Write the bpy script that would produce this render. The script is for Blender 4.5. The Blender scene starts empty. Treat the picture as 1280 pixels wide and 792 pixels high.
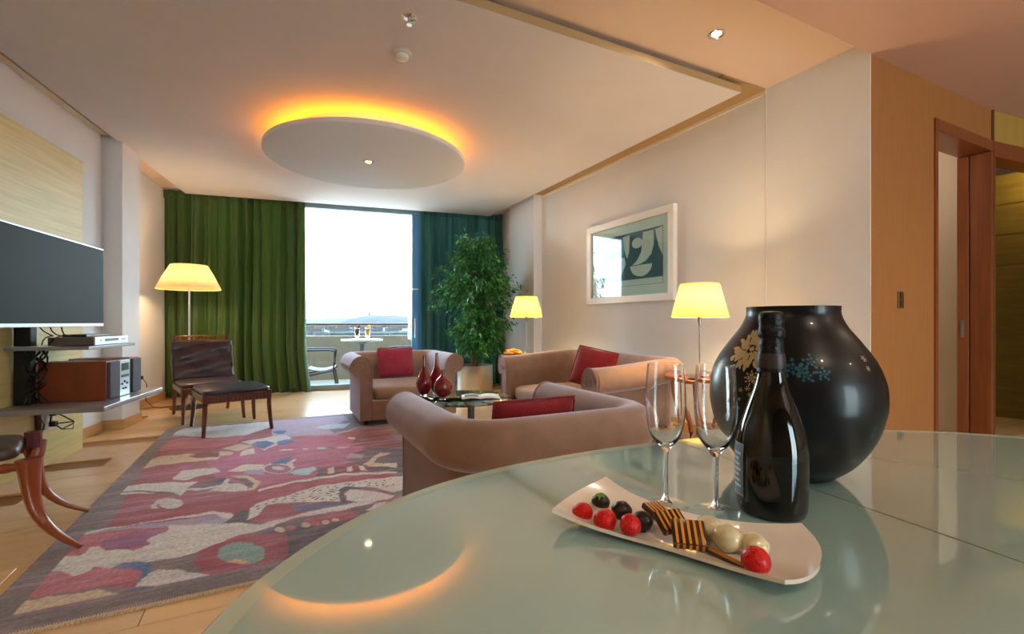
import bpy, math, random
import numpy as np
from mathutils import Vector, Matrix
C = bpy.context.scene.collection
R = random.Random(7)
PI = math.pi

# ------------------------------------------------------------------ camera
F_PX, HZ = 590.0, 403.0
CAM_H = 1.05
cd = bpy.data.cameras.new('camera'); cam = bpy.data.objects.new('camera', cd); C.objects.link(cam)
cam.location = (0, 0, CAM_H); cam.rotation_euler = (PI/2, 0, 0)
cd.sensor_width = 36; cd.lens = F_PX/1280*36; cd.shift_y = (HZ-396)/1280
cd.clip_start = .02; cd.clip_end = 20000
bpy.context.scene.camera = cam

# ------------------------------------------------------------------ sky, sun, exposure
w = bpy.data.worlds.new('sky'); bpy.context.scene.world = w; w.use_nodes = True
nt = w.node_tree; nt.nodes.clear()
tc = nt.nodes.new('ShaderNodeTexCoord'); sp = nt.nodes.new('ShaderNodeSeparateXYZ')
rp = nt.nodes.new('ShaderNodeValToRGB'); bg = nt.nodes.new('ShaderNodeBackground'); out = nt.nodes.new('ShaderNodeOutputWorld')
ns = nt.nodes.new('ShaderNodeTexNoise'); ns.inputs['Scale'].default_value = 3; ns.inputs['Detail'].default_value = 5
mx = nt.nodes.new('ShaderNodeMix'); mx.data_type = 'RGBA'; mx.inputs[0].default_value = .12
nt.links.new(tc.outputs['Generated'], sp.inputs[0]); nt.links.new(sp.outputs['Z'], rp.inputs[0])
rp.color_ramp.elements[0].position = 0.0; rp.color_ramp.elements[0].color = (.90, .88, .87, 1)
rp.color_ramp.elements[1].position = .7; rp.color_ramp.elements[1].color = (.42, .62, .95, 1)
e = rp.color_ramp.elements.new(.18); e.color = (.80, .90, 1.0, 1)
nt.links.new(tc.outputs['Generated'], ns.inputs['Vector'])
nt.links.new(rp.outputs[0], mx.inputs[6]); nt.links.new(ns.outputs['Fac'], mx.inputs[7])
nt.links.new(mx.outputs[2], bg.inputs[0]); bg.inputs[1].default_value = 8.0
nt.links.new(bg.outputs[0], out.inputs[0])
sd = bpy.data.lights.new('sun', 'SUN'); sd.energy = .7; sd.angle = .01; sd.color = (1, .93, .84)
so = bpy.data.objects.new('sun', sd); C.objects.link(so); so.rotation_euler = (math.radians(35), math.radians(38), 0)
vs = bpy.context.scene.view_settings
vs.view_transform = 'Standard'; vs.look = 'None'; vs.gamma = 1; vs.exposure = 1.42; vs.use_curve_mapping = False

# ------------------------------------------------------------------ helpers
def s2l(c):
    return tuple(((v/255)/12.92 if v/255 <= .04045 else ((v/255+.055)/1.055)**2.4) for v in c)
MATS = {}
def mat(name, col, rough=.5, metal=0, var=0, vscale=8, bump=0, bscale=60, coat=0, trans=0, ior=1.45, emit=None, estr=0, stretch=(1,1,1), sheen=0, spec=.5, sss=0, coords='Object'):
    if name in MATS: return MATS[name]
    m = bpy.data.materials.new(name); m.use_nodes = True; t = m.node_tree
    b = t.nodes['Principled BSDF']; c = s2l(col)
    b.inputs['Base Color'].default_value = (*c, 1); b.inputs['Roughness'].default_value = rough
    b.inputs['Metallic'].default_value = metal; b.inputs['Coat Weight'].default_value = coat
    b.inputs['Coat Roughness'].default_value = .05
    b.inputs['Transmission Weight'].default_value = trans; b.inputs['IOR'].default_value = ior
    b.inputs['Sheen Weight'].default_value = sheen; b.inputs['Sheen Roughness'].default_value = .4
    b.inputs['Specular IOR Level'].default_value = spec
    if emit: b.inputs['Emission Color'].default_value = (*s2l(emit), 1); b.inputs['Emission Strength'].default_value = estr
    if var or bump:
        tcn = t.nodes.new('ShaderNodeTexCoord'); mp = t.nodes.new('ShaderNodeMapping'); mp.inputs['Scale'].default_value = stretch
        t.links.new(tcn.outputs[coords], mp.inputs[0])
    if var:
        n = t.nodes.new('ShaderNodeTexNoise'); n.inputs['Scale'].default_value = vscale; n.inputs['Detail'].default_value = 6
        t.links.new(mp.outputs[0], n.inputs['Vector'])
        r = t.nodes.new('ShaderNodeValToRGB')
        r.color_ramp.elements[0].position = .3; r.color_ramp.elements[1].position = .7
        r.color_ramp.elements[0].color = (*[x*(1-var) for x in c], 1)
        r.color_ramp.elements[1].color = (*[min(1, x*(1+var)) for x in c], 1)
        t.links.new(n.outputs['Fac'], r.inputs[0]); t.links.new(r.outputs[0], b.inputs['Base Color'])
    if bump:
        n2 = t.nodes.new('ShaderNodeTexNoise'); n2.inputs['Scale'].default_value = bscale; n2.inputs['Detail'].default_value = 4
        bp = t.nodes.new('ShaderNodeBump'); bp.inputs['Strength'].default_value = bump; bp.inputs['Distance'].default_value = .01
        t.links.new(mp.outputs[0], n2.inputs['Vector']); t.links.new(n2.outputs['Fac'], bp.inputs['Height'])
        t.links.new(bp.outputs[0], b.inputs['Normal'])
    MATS[name] = m
    return m
def shade_mat(name, col, emit, estr):
    m = bpy.data.materials.new(name); m.use_nodes = True; t = m.node_tree; t.nodes.clear()
    o = t.nodes.new('ShaderNodeOutputMaterial'); d = t.nodes.new('ShaderNodeBsdfDiffuse'); tr = t.nodes.new('ShaderNodeBsdfTranslucent')
    c = (*s2l(col), 1); d.inputs[0].default_value = c; tr.inputs[0].default_value = c
    mxs = t.nodes.new('ShaderNodeMixShader'); mxs.inputs[0].default_value = .55
    t.links.new(d.outputs[0], mxs.inputs[1]); t.links.new(tr.outputs[0], mxs.inputs[2])
    em = t.nodes.new('ShaderNodeEmission'); em.inputs[0].default_value = (*s2l(emit), 1); em.inputs[1].default_value = estr
    ad = t.nodes.new('ShaderNodeAddShader'); t.links.new(mxs.outputs[0], ad.inputs[0]); t.links.new(em.outputs[0], ad.inputs[1])
    t.links.new(ad.outputs[0], o.inputs[0]); return m
def glass_mat(name, col=(255,255,255), rough=0, thin=False):
    m = bpy.data.materials.new(name); m.use_nodes = True; t = m.node_tree; t.nodes.clear()
    o = t.nodes.new('ShaderNodeOutputMaterial')
    if thin:   # architectural pane: transparent plus a fresnel reflection
        tr = t.nodes.new('ShaderNodeBsdfTransparent'); tr.inputs[0].default_value = (*s2l(col), 1)
        gl = t.nodes.new('ShaderNodeBsdfGlossy'); gl.inputs['Roughness'].default_value = rough
        lw = t.nodes.new('ShaderNodeLayerWeight'); pw_ = t.nodes.new('ShaderNodeMath'); pw_.operation = 'POWER'; pw_.inputs[1].default_value = 5
        fr = t.nodes.new('ShaderNodeMath'); fr.operation = 'MULTIPLY_ADD'; fr.inputs[1].default_value = .94; fr.inputs[2].default_value = .05
        t.links.new(lw.outputs['Facing'], pw_.inputs[0]); t.links.new(pw_.outputs[0], fr.inputs[0])
        mxs = t.nodes.new('ShaderNodeMixShader'); t.links.new(fr.outputs[0], mxs.inputs[0])
        t.links.new(tr.outputs[0], mxs.inputs[1]); t.links.new(gl.outputs[0], mxs.inputs[2]); t.links.new(mxs.outputs[0], o.inputs[0])
    else:
        g = t.nodes.new('ShaderNodeBsdfGlass'); g.inputs[0].default_value = (*s2l(col), 1); g.inputs['Roughness'].default_value = rough; g.inputs['IOR'].default_value = 1.47
        t.links.new(g.outputs[0], o.inputs[0])
    return m

class MB:
    def __init__(s): s.v = []; s.f = []
    def add(s, vs, fs):
        k = len(s.v); s.v += [tuple(p) for p in vs]; s.f += [tuple(i+k for i in f) for f in fs]; return s
    def box(s, c, d, rot=None, ch=0):
        hx, hy, hz = d[0]/2, d[1]/2, d[2]/2
        if ch:   # chamfered vertical profile
            P = [(-hx+ch,-hy),(hx-ch,-hy),(hx,-hy+ch),(hx,hy-ch),(hx-ch,hy),(-hx+ch,hy),(-hx,hy-ch),(-hx,-hy+ch)]
            Q = [(x*(1-ch/hx), y*(1-ch/hy)) for x, y in P]
            rings = [[(x,y,-hz) for x,y in Q],[(x,y,-hz+ch) for x,y in P],[(x,y,hz-ch) for x,y in P],[(x,y,hz) for x,y in Q]]
            m = MB().loft(rings)
            vs_ = m.v; fs = m.f
        else:
            vs_ = [(x,y,z) for z in (-hz,hz) for x,y in ((-hx,-hy),(hx,-hy),(hx,hy),(-hx,hy))]
            fs = [(3,2,1,0),(4,5,6,7),(0,1,5,4),(1,2,6,5),(2,3,7,6),(3,0,4,7)]
        if rot is not None: vs_ = [rot @ Vector(p) for p in vs_]
        return s.add([(p[0]+c[0], p[1]+c[1], p[2]+c[2]) for p in vs_], fs)
    def prism(s, poly, z0, z1):
        n = len(poly)
        return s.add([(x,y,z0) for x,y in poly]+[(x,y,z1) for x,y in poly],
            [tuple(range(n-1,-1,-1)), tuple(range(n,2*n))]+[(i,(i+1)%n,n+(i+1)%n,n+i) for i in range(n)])
    def loft(s, rings, close=True, caps=True):
        n = len(rings[0]); k = len(s.v)
        for r in rings: s.v += [tuple(p) for p in r]
        for i in range(len(rings)-1):
            for j in range(n if close else n-1):
                a = k+i*n+j; b = k+i*n+(j+1) % n
                s.f.append((a, b, b+n, a+n))
        if caps:
            s.f.append(tuple(k+j for j in range(n-1,-1,-1))); s.f.append(tuple(k+(len(rings)-1)*n+j for j in range(n)))
        return s
    def lathe(s, prof, seg=32, c=(0,0,0), mod=None, caps=False):
        rings = []
        for r, z in prof:
            rings.append([(c[0]+(r+(mod(i, z) if mod else 0))*math.cos(2*PI*i/seg), c[1]+(r+(mod(i, z) if mod else 0))*math.sin(2*PI*i/seg), c[2]+z) for i in range(seg)])
        return s.loft(rings, caps=caps)
    def tube(s, pts, r, seg=8, flat=1.0):
        pts = [Vector(p) for p in pts]; rings = []; n = len(pts)
        up = Vector((0,0,1))
        for i, p in enumerate(pts):
            t = (pts[min(i+1,n-1)]-pts[max(i-1,0)]).normalized()
            a = up.cross(t)
            if a.length < .05: a = Vector((1,0,0)).cross(t)
            a.normalize(); b = t.cross(a)
            rr = r[i] if isinstance(r, (list,tuple)) else r
            rings.append([p+a*rr*math.cos(2*PI*j/seg)+b*rr*flat*math.sin(2*PI*j/seg) for j in range(seg)])
        return s.loft(rings)
    def sphere(s, c, r, nu=16, nv=10, f=None):
        rx, ry, rz = r if isinstance(r, (list,tuple)) else (r,r,r)
        rings = []
        for i in range(nv+1):
            ph = -PI/2+PI*i/nv; ph = max(-PI/2+.02, min(PI/2-.02, ph))
            ring = []
            for j in range(nu):
                th = 2*PI*j/nu; d = Vector((math.cos(ph)*math.cos(th), math.cos(ph)*math.sin(th), math.sin(ph)))
                k = f(d) if f else 1
                ring.append((c[0]+d.x*rx*k, c[1]+d.y*ry*k, c[2]+d.z*rz*k))
            rings.append(ring)
        return s.loft(rings)
    def grid(s, fn, nu, nv):
        k = len(s.v)
        for i in range(nu+1):
            for j in range(nv+1): s.v.append(tuple(fn(i/nu, j/nv)))
        for i in range(nu):
            for j in range(nv):
                a = k+i*(nv+1)+j; s.f.append((a, a+nv+1, a+nv+2, a+1))
        return s
    def xf(s, M): s.v = [tuple(M @ Vector(p)) for p in s.v]; return s

def obj(name, mb, m, parent=None, smooth=True, bevel=0, label=None, kind=None, solid=0, ang=40):
    me = bpy.data.meshes.new(name); me.from_pydata(mb.v, [], mb.f)
    import bmesh
    bm = bmesh.new(); bm.from_mesh(me); bmesh.ops.recalc_face_normals(bm, faces=bm.faces); bm.to_mesh(me); bm.free()
    me.materials.append(m)
    if smooth: me.shade_smooth(); me.set_sharp_from_angle(angle=math.radians(ang))
    o = bpy.data.objects.new(name, me); C.objects.link(o)
    if parent: o.parent = parent
    if solid: md = o.modifiers.new('solid', 'SOLIDIFY'); md.thickness = solid; md.offset = 0
    if bevel: md = o.modifiers.new('bevel', 'BEVEL'); md.width = bevel; md.segments = 2; md.limit_method = 'ANGLE'
    if label: o['label'] = label
    if kind: o['kind'] = kind
    return o
def tag(o, label, cat, group=None):
    o['label'] = label; o['category'] = cat
    if group: o['group'] = group
    return o
def thing(name, label, cat, loc=(0,0,0), rz=0, group=None):
    o = bpy.data.objects.new(name, None); C.objects.link(o); o.empty_display_size = .1
    o.location = loc; o.rotation_euler = (0,0,rz); return tag(o, label, cat, group)
def struct(name, mb, m, parent=None, **k): return obj(name, mb, m, parent, kind=None if parent else 'structure', **k)
def sgroup(name):
    o = bpy.data.objects.new(name, None); C.objects.link(o); o['kind'] = 'structure'; return o
def dup(root, loc, rz, label, group=None):
    r = root.copy(); C.objects.link(r); r.location = loc; r.rotation_euler = (0,0,rz); r['label'] = label
    if group: r['group'] = group
    for ch in list(root.children):
        c = ch.copy(); C.objects.link(c); c.parent = r
        for g in ch.children:
            d = g.copy(); C.objects.link(d); d.parent = c
    return r
def lamp(name, kind, loc, energy, col, parent=None, **k):
    l = bpy.data.lights.new(name, kind); l.energy = energy; l.color = col
    for a, b in k.items(): setattr(l, a, b)
    o = bpy.data.objects.new(name, l); C.objects.link(o); o.location = loc
    if parent: o.parent = parent
    return o

# wall frames.  O: far left corner; left wall u (towards the camera), n (into the room)
O = Vector((-4.84, 6.59))
U = Vector((.3177, -.9482)); N = Vector((.9482, .3177))
def L(u, n): p = O+U*u+N*n; return (p.x, p.y)
def FW(a, b): p = O+N*a-U*b; return (p.x, p.y)            # far wall: a along it, b outwards
P0 = Vector((2.043, 3.79)); E1 = Vector((.8926, .4508)); E2 = Vector((-.4508, .8926))
def RW(v, n): p = P0+E2*v-E1*n; return (p.x, p.y)          # right wall: v away from the camera, n into the room
def RF(a, b): p = E1*a+E2*b; return (p.x, p.y)             # furniture frame about the origin
TH = math.atan2(.4508, .8926); TL = math.atan2(.3177, .9482)
HS, HM = 2.926, 2.833                                      # upper ceiling, dropped slab
C1 = Vector((2.376, 3.13)); C2 = C1+E1*1.86
G = Vector((.938, .347)).normalized(); H = Vector((-G.y, G.x))
def BW(q, t): p = C1+E1*q+E2*t; return (p.x, p.y)
def W2(q, t): p = C2+G*q+H*t; return (p.x, p.y)

# ------------------------------------------------------------------ materials
plaster = mat('white plaster', (226,228,233), .75, var=.02, vscale=3, bump=.05, bscale=40)
plaster_ceil = mat('ceiling paint', (214,211,215), .8, var=.02, vscale=2)
cream = mat('cream plaster', (236,222,196), .7, var=.02)
panelm = mat('pale yellow straw wallcover', (216,196,134), .45, var=.10, vscale=5, stretch=(.3,.3,9), bump=.08, bscale=30)
ochre = mat('ochre wallcover', (158,104,56), .6, var=.06, vscale=8, stretch=(6,6,.4))
wood_red = mat('reddish door wood', (128,66,30), .35, var=.18, vscale=4, stretch=(8,8,.6), coat=.3)
wood_side = mat('polished cherry wood', (150,72,30), .28, var=.2, vscale=6, stretch=(4,4,1), coat=.5)
wood_dark = mat('dark walnut wood', (98,48,36), .3, var=.22, vscale=8, stretch=(6,6,1), coat=.4)
base_wood = mat('baseboard wood', (206,160,104), .4, var=.1, vscale=6, stretch=(1,1,4))
olive = mat('olive veneer', (122,100,34), .35, var=.15, vscale=3, stretch=(1,1,10))
steel = mat('brushed steel', (190,190,188), .3, 1, var=.06, vscale=5, stretch=(1,1,60))
chrome = mat('chrome', (220,220,222), .12, 1)
alu = mat('silver painted metal', (176,180,186), .35, .6)
blackp = mat('black plastic', (16,16,18), .35)
blackm = mat('black matt', (22,22,24), .6)
glass = glass_mat('clear glass'); pane = glass_mat('window glass', (240,250,250), thin=True); thin_glass = glass_mat('thin crystal', (250,251,251), thin=True)
bluepaint = mat('blue grey aluminium', (120,150,176), .4, .3)

# ------------------------------------------------------------------ floor with planks
floor_m = MB().prism([(-5.3,-3.5),(9,-3.5),(9,10),(-.35,8.55),(-5.05,6.98)], -.12, -.012)
floor = struct('floor', floor_m, mat('floor joint', (150,108,66), .7), smooth=False)
def plank_mat():
    m = mat('pale oak plank', (224,184,136), .26, var=.07, vscale=3, stretch=(.6,7,1), coat=.35)
    m.node_tree.nodes['Principled BSDF'].inputs['Coat Roughness'].default_value = .16
    t = m.node_tree; b = t.nodes['Principled BSDF']; oi = t.nodes.new('ShaderNodeObjectInfo'); hs = t.nodes.new('ShaderNodeHueSaturation')
    mr = t.nodes.new('ShaderNodeMapRange'); mr.inputs[3].default_value = .9; mr.inputs[4].default_value = 1.08
    src = b.inputs['Base Color'].links[0].from_socket
    t.links.new(oi.outputs['Random'], mr.inputs[0]); t.links.new(mr.outputs[0], hs.inputs['Value'])
    t.links.new(src, hs.inputs['Color']); t.links.new(hs.outputs[0], b.inputs['Base Color']); return m
pm = plank_mat()
PLW, PLL = .24, 2.1
pk = MB().box((0,0,-.006), (PLL-.003, PLW-.0025, .012), ch=.0012)
plank0 = obj('plank', pk, pm, floor, smooth=False); first = True
def inside(x, y):
    p = Vector((x,y)); a = (p-O).dot(N); b = -(p-O).dot(U)
    return a > -.2 and b < .35 and y > -2.9 and x < 6.6 and ((p-C1).dot(E2) < 2.2) or (a > -.2 and b < .35 and (p-P0).dot(E1) < .1 and y > -2.9)
cnt = 0
for j in range(-24, 42):
    b = j*PLW
    for i in range(-5, 6):
        a = i*PLL + ((j*.77) % PLL)
        x, y = RF(a, b)
        if not inside(x, y): continue
        if y < -1.2 or x > 5.6: 
            if cnt > 285: continue
        o = plank0 if first else plank0.copy()
        if not first: C.objects.link(o); o.parent = floor
        first = False; o.location = (x, y, 0); o.rotation_euler = (0,0,TH); cnt += 1
print('planks', cnt)

# ------------------------------------------------------------------ left wall
wl = MB().prism([L(-.3,-.15),L(10.2,-.15),L(10.2,.18),L(2.2,.18),L(2.2,0),L(-.3,0)], -.01, 2.78)
wl.prism([L(-.3,-.15),L(10.2,-.15),L(10.2,.175),L(2.2,.175),L(2.2,-.01),L(-.3,-.01)], 2.78, HS)
wall_left = struct('wall_left', wl, plaster, smooth=False)
obj('pilaster', MB().prism([L(1.75,0),L(2.15,0),L(2.15,.33),L(1.75,.33)], 0, HS), plaster, wall_left, smooth=False, bevel=.004)
obj('wall_panel', MB().prism([L(2.91,.18),L(8,.18),L(8,.35),L(2.91,.35)], 0, 2.395), panelm, wall_left, smooth=False, bevel=.003)
obj('moulding', MB().prism([L(2.2,.175),L(10,.175),L(10,.235),L(2.2,.235)], 2.862, 2.92), cream, wall_left, smooth=False)
bb = MB()
for a, b_, n in ((.02,1.75,0),(2.21,2.9,.18)):
    bb.prism([L(a,n),L(b_,n),L(b_,n+.016),L(a,n+.016)], 0, .095)
bb.prism([L(1.734,.33),L(2.166,.33),L(2.166,.346),L(1.734,.346)], 0, .095)
bb.prism([L(2.15,0.0),L(2.166,0.0),L(2.166,.33),L(2.15,.33)], 0, .095)
bb.prism([L(1.734,0.016),L(1.75,0.016),L(1.75,.33),L(1.734,.33)], 0, .095)
struct('baseboard_left', bb, base_wood, smooth=False, bevel=.002)

# ------------------------------------------------------------------ right wall and hall walls
wr = MB().prism([RW(5.15,-.15),RW(5.15,0),RW(-.7396,0),RW(-.7396,-.006),RW(-.56,-.006),RW(-.56,-.15)], 0, HS)
wall_right = struct('wall_right', wr, plaster, smooth=False)
obj('pilaster', MB().prism([RW(3.55,0),RW(4.35,0),RW(4.35,.14),RW(3.55,.14)], 0, HS), plaster, wall_right, smooth=False, bevel=.003)
obj('cornice_strip', MB().prism([RW(0,0),RW(3.55,0),RW(3.55,.012),RW(0,.012)], 2.885, HS), cream, wall_right, smooth=False)
obj('corner_bead', MB().prism([RW(0,0),RW(.012,0),RW(.012,.006),RW(0,.006)], 0, 2.885), plaster_ceil, wall_right, smooth=False)
struct('baseboard_right', MB().prism([RW(-.72,0),RW(3.55,0),RW(3.55,.016),RW(-.72,.016)], 0, .095), base_wood, smooth=False, bevel=.002)

wh = MB().prism([BW(.006,0),BW(.87,0),BW(.87,.18),BW(.006,.18)], 0, HS)
wh.prism([BW(.87,0),BW(1.86,0),BW(1.86,.18),BW(.87,.18)], 2.575, HS)
wall_hall = struct('wall_hall', wh, ochre, smooth=False)
w2 = MB().prism([W2(0.0,0),W2(2.6,0),W2(2.6,.15),W2(0.0,.15)], 2.575, HS)
w2.prism([W2(1.1,0),W2(2.6,0),W2(2.6,.15),W2(1.1,.15)], 0, 2.575)
struct('wall_entry', w2, mat('olive ochre wallcover', (170,138,66), .5, var=.08, vscale=4, stretch=(3,3,.5)), smooth=False)
# door_1: deep wooden frame
d1 = sgroup('door_1')
obj('jamb', MB().prism([BW(.86,-.012),BW(.905,-.012),BW(.905,.18),BW(.86,.18)], 0, 2.575), wood_red, d1, smooth=False, bevel=.003)
obj('jamb', MB().prism([BW(1.80,-.012),BW(1.855,-.012),BW(1.855,.12),BW(1.80,.12)], 0, 2.48), wood_red, d1, smooth=False, bevel=.003)
obj('jamb_reveal', MB().prism([BW(1.80,.128),BW(1.855,.128),BW(1.855,.20),BW(1.78,.20)], 0, 2.48), wood_red, d1, smooth=False, bevel=.003)
obj('door_head', MB().prism([BW(.905,-.012),BW(1.855,-.012),BW(1.855,.20),BW(.905,.20)], 2.485, 2.575), wood_red, d1, smooth=False, bevel=.003)
obj('latch_plate', MB().prism([BW(1.778,.15),BW(1.781,.15),BW(1.781,.175),BW(1.778,.175)], .92, 1.07), steel, d1, smooth=False)
d2 = sgroup('door_2')
obj('jamb', MB().prism([W2(-.0,-.012),W2(.022,-.012),W2(.022,.15),W2(-.0,.15)], 0, 2.44), mat('brass edge', (170,128,50), .3, .8), d2, smooth=False)
obj('jamb', MB().prism([W2(1.05,-.012),W2(1.11,-.012),W2(1.11,.15),W2(1.05,.15)], 0, 2.44), wood_red, d2, smooth=False, bevel=.003)
obj('door_head', MB().prism([W2(0,-.012),W2(1.11,-.012),W2(1.11,.15),W2(0,.15)], 2.44, 2.575), wood_red, d2, smooth=False, bevel=.003)
obj('corner_post', MB().box((C2.x-.004,C2.y-.004,1.46), (.02,.02,2.9)), wood_dark, d2, smooth=False)
# rooms behind the doors
cb = MB().prism([BW(.2,1.3),BW(2.05,1.3),BW(2.05,1.42),BW(.2,1.42)], 0, HS).prism([BW(1.95,.21),BW(2.05,.21),BW(2.05,1.3),BW(1.95,1.3)], 0, HS)
struct('wall_bathroom', cb, cream, smooth=False)
olw = MB().prism([(5.14,5.72),(5.95,4.43),(6.05,4.49),(5.24,5.78)], 0, 2.69)
ow = struct('wall_closet', olw, olive, smooth=False)
dv = Vector((5.95-5.14, 4.43-5.72)).normalized(); nv_ = Vector((-dv.y, dv.x))
for k in range(8):
    a = Vector((5.14,5.72)); b2 = Vector((5.95,4.43)); nn = Vector((dv.y,-dv.x))*.012*(1 if (Vector((dv.y,-dv.x)).dot(-a) > 0) else -1)
    obj('panel', MB().prism([tuple(a),tuple(b2),tuple(b2+nn),tuple(a+nn)], .005+k*.336, .333+k*.336), olive, ow, smooth=False, bevel=.002)
# enclosing walls out of view
C3 = C2+G*2.6
wood_wall = mat('warm veneer wall', (150,128,112), .5, var=.12, vscale=3, stretch=(4,4,.4))
struct('wall_side', MB().prism([(C3.x,C3.y+1.8),(C3.x+.15,C3.y+1.8),(C3.x+.15,-3.2),(C3.x,-3.2)], 0, HS), wood_wall, smooth=False)
struct('wall_shaft', MB().prism([(1.2,6.6),(1.2,6.75),(C3.x+.15,6.75),(C3.x+.15,6.6)], 0, HS), plaster, smooth=False)
bkx0 = L(9.6,.18)[0]
wb = MB()
for x0, x1, z0, z1 in ((-2.2,3.2,0,HS),(3.2,5.7,0,.35),(3.2,5.7,2.5,HS),(5.7,C3.x,0,HS)):
    wb.prism([(x0,-3.2),(x1,-3.2),(x1,-3.05),(x0,-3.05)], z0, z1)
struct('wall_back', wb, wood_wall, smooth=False)
w2g = sgroup('fill_window')  # unseen window added behind the camera to let fill daylight in
fm = MB()
for x in (3.2,4.42,5.64): fm.prism([(x,-3.15),(x+.06,-3.15),(x+.06,-3.08),(x,-3.08)], .35, 2.5)
obj('window_frame', fm, bluepaint, w2g, smooth=False)
obj('pane', MB().prism([(3.2,-3.12),(5.7,-3.12),(5.7,-3.112),(3.2,-3.112)], .35, 2.5), pane, w2g, smooth=False)

# ------------------------------------------------------------------ ceilings
struct('ceiling', MB().prism([(-6,-3.5),(9,-3.5),(9,10),L(-.45,4.9),L(-.45,-.3)], HS, HS+.15), mat('warm lit ceiling', (222,200,184), .8), smooth=False)  # warm light washing this ceiling is put into its base colour
def linex(p, d, q, e):   # intersection of p+s d with q+t e
    A = np.array([[d.x,-e.x],[d.y,-e.y]]); s = np.linalg.solve(A, np.array([q.x-p.x,q.y-p.y]))[0]; return p+d*s
SC = Vector((1.777,3.665))
lp = Vector(L(0,.29)); fp = Vector(FW(0,-.17))
q1 = linex(SC,E1,lp,U); q2 = linex(fp,N,lp,U); q3 = linex(fp,N,SC,E2)
slab = struct('trim_1', MB().prism([tuple(SC),tuple(q3),tuple(q2),tuple(q1)], HM, HM+.055), plaster_ceil, smooth=False)
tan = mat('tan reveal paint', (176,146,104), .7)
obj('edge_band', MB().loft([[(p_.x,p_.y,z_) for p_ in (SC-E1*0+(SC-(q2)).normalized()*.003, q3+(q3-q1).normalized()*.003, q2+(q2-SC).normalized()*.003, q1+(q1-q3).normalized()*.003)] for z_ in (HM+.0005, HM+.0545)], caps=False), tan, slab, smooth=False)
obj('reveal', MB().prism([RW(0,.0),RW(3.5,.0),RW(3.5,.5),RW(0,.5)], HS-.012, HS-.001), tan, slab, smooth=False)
obj('hanger', MB().prism([tuple(SC+(q1-SC)*.2+(q3-SC)*.2),tuple(SC+(q1-SC)*.2+(q3-SC)*.75),tuple(q1+(q2-q1)*.6+(SC-q1)*.3),tuple(q1+(q2-q1)*.4+(SC-q1)*.3)], HM+.055, HS), plaster_ceil, slab, smooth=False)
struct('trim_2', MB().prism([tuple(C1-E1*7.5),tuple(C1+E1*.0),tuple(C1+E1*1.86),tuple(C3),(C3.x,-3.1),(-3.5,-3.1)], HM, HS-.001), mat('rose beige ceiling paint', (198,164,148), .8), smooth=False)

# ------------------------------------------------------------------ far window wall and balcony
win = sgroup('window_1')
WB0, WB1 = .12, .19
def fbox(name, a0, a1, b0, b1, z0, z1, m, par=win, **k):
    return obj(name, MB().prism([FW(a0,b0),FW(a1,b0),FW(a1,b1),FW(a0,b1)], z0, z1), m, par, smooth=False, **k)
fbox('window_head', -.2, 5.1, WB0, WB1+.03, 2.83, 2.90, bluepaint)
fbox('window_sill', -.2, 5.1, WB0-.05, WB1+.04, 0, .08, mat('grey sill', (150,158,164), .4), bevel=.004)
for a0 in (-.2, 1.55, 4.86): fbox('window_frame', a0, a0+.1, WB0, WB1, .08, 2.83, bluepaint)
fbox('window_frame', 3.40, 3.56, WB0-.05, WB1, .08, 2.83, mat('blue door stile', (74,128,178), .4, .2))
for a0, a1 in ((-.1,1.55),(1.65,3.40),(3.56,4.86)):
    fbox('pane', a0, a1, .15, .158, .08, 2.83, pane)
fbox('door_handle', 3.43, 3.455, WB0-.075, WB0-.05, .80, 1.12, alu, bevel=.004)
fbox('latch', 3.40, 3.50, WB0-.07, WB0-.05, 1.585, 1.61, alu, bevel=.002)
struct('wall_far', MB().prism([FW(-.4,WB1),FW(.25,WB1),FW(.25,WB1+.1),FW(-.4,WB1+.1)],0,HS).prism([FW(4.6,WB1),FW(5.4,WB1),FW(5.4,WB1+.1),FW(4.6,WB1+.1)],0,HS).prism([FW(-.4,WB0),FW(5.4,WB0),FW(5.4,WB1),FW(-.4,WB1)], 2.90, HS), plaster, smooth=False)
bal = sgroup('balcony')
conc = mat('beige balcony render', (146,130,106), .85, var=.05, bump=.1)
obj('balcony_floor', MB().prism([FW(-.6,.2),FW(5.6,.2),FW(5.6,1.85),FW(-.6,1.85)], -.15, -.02), mat('balcony tiles', (150,140,124), .6, var=.05), bal, smooth=False)
obj('parapet', MB().prism([FW(-.6,1.7),FW(5.6,1.7),FW(5.6,1.82),FW(-.6,1.82)], -.02, .80), conc, bal, smooth=False, bevel=.01)
obj('handrail', MB().tube([(*FW(-.6,1.76),1.015),(*FW(5.6,1.76),1.015)], .026, 10), mat('dark bronze rail', (92,70,58), .4, .5), bal)
for a in (-.2,1.1,3.9,5.2): obj('rail_post', MB().tube([(*FW(a,1.76),.8),(*FW(a,1.76),1.0)], .012, 8), MATS['dark bronze rail'], bal)
obj('side_screen', MB().prism([FW(5.45,.2),FW(5.55,.2),FW(5.55,1.8),FW(5.45,1.8)], -.02, 1.9), conc, bal, smooth=False)
obj('side_screen', MB().prism([FW(-.55,.2),FW(-.45,.2),FW(-.45,1.8),FW(-.55,1.8)], -.02, 1.9), conc, bal, smooth=False)
obj('balcony_shade_slab', MB().prism([FW(-.6,.2),FW(5.6,.2),FW(5.6,1.1),FW(-.6,1.1)], 3.2, 3.4), conc, bal, smooth=False)  # unseen slab added overhead to shade the balcony from the sky
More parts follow.
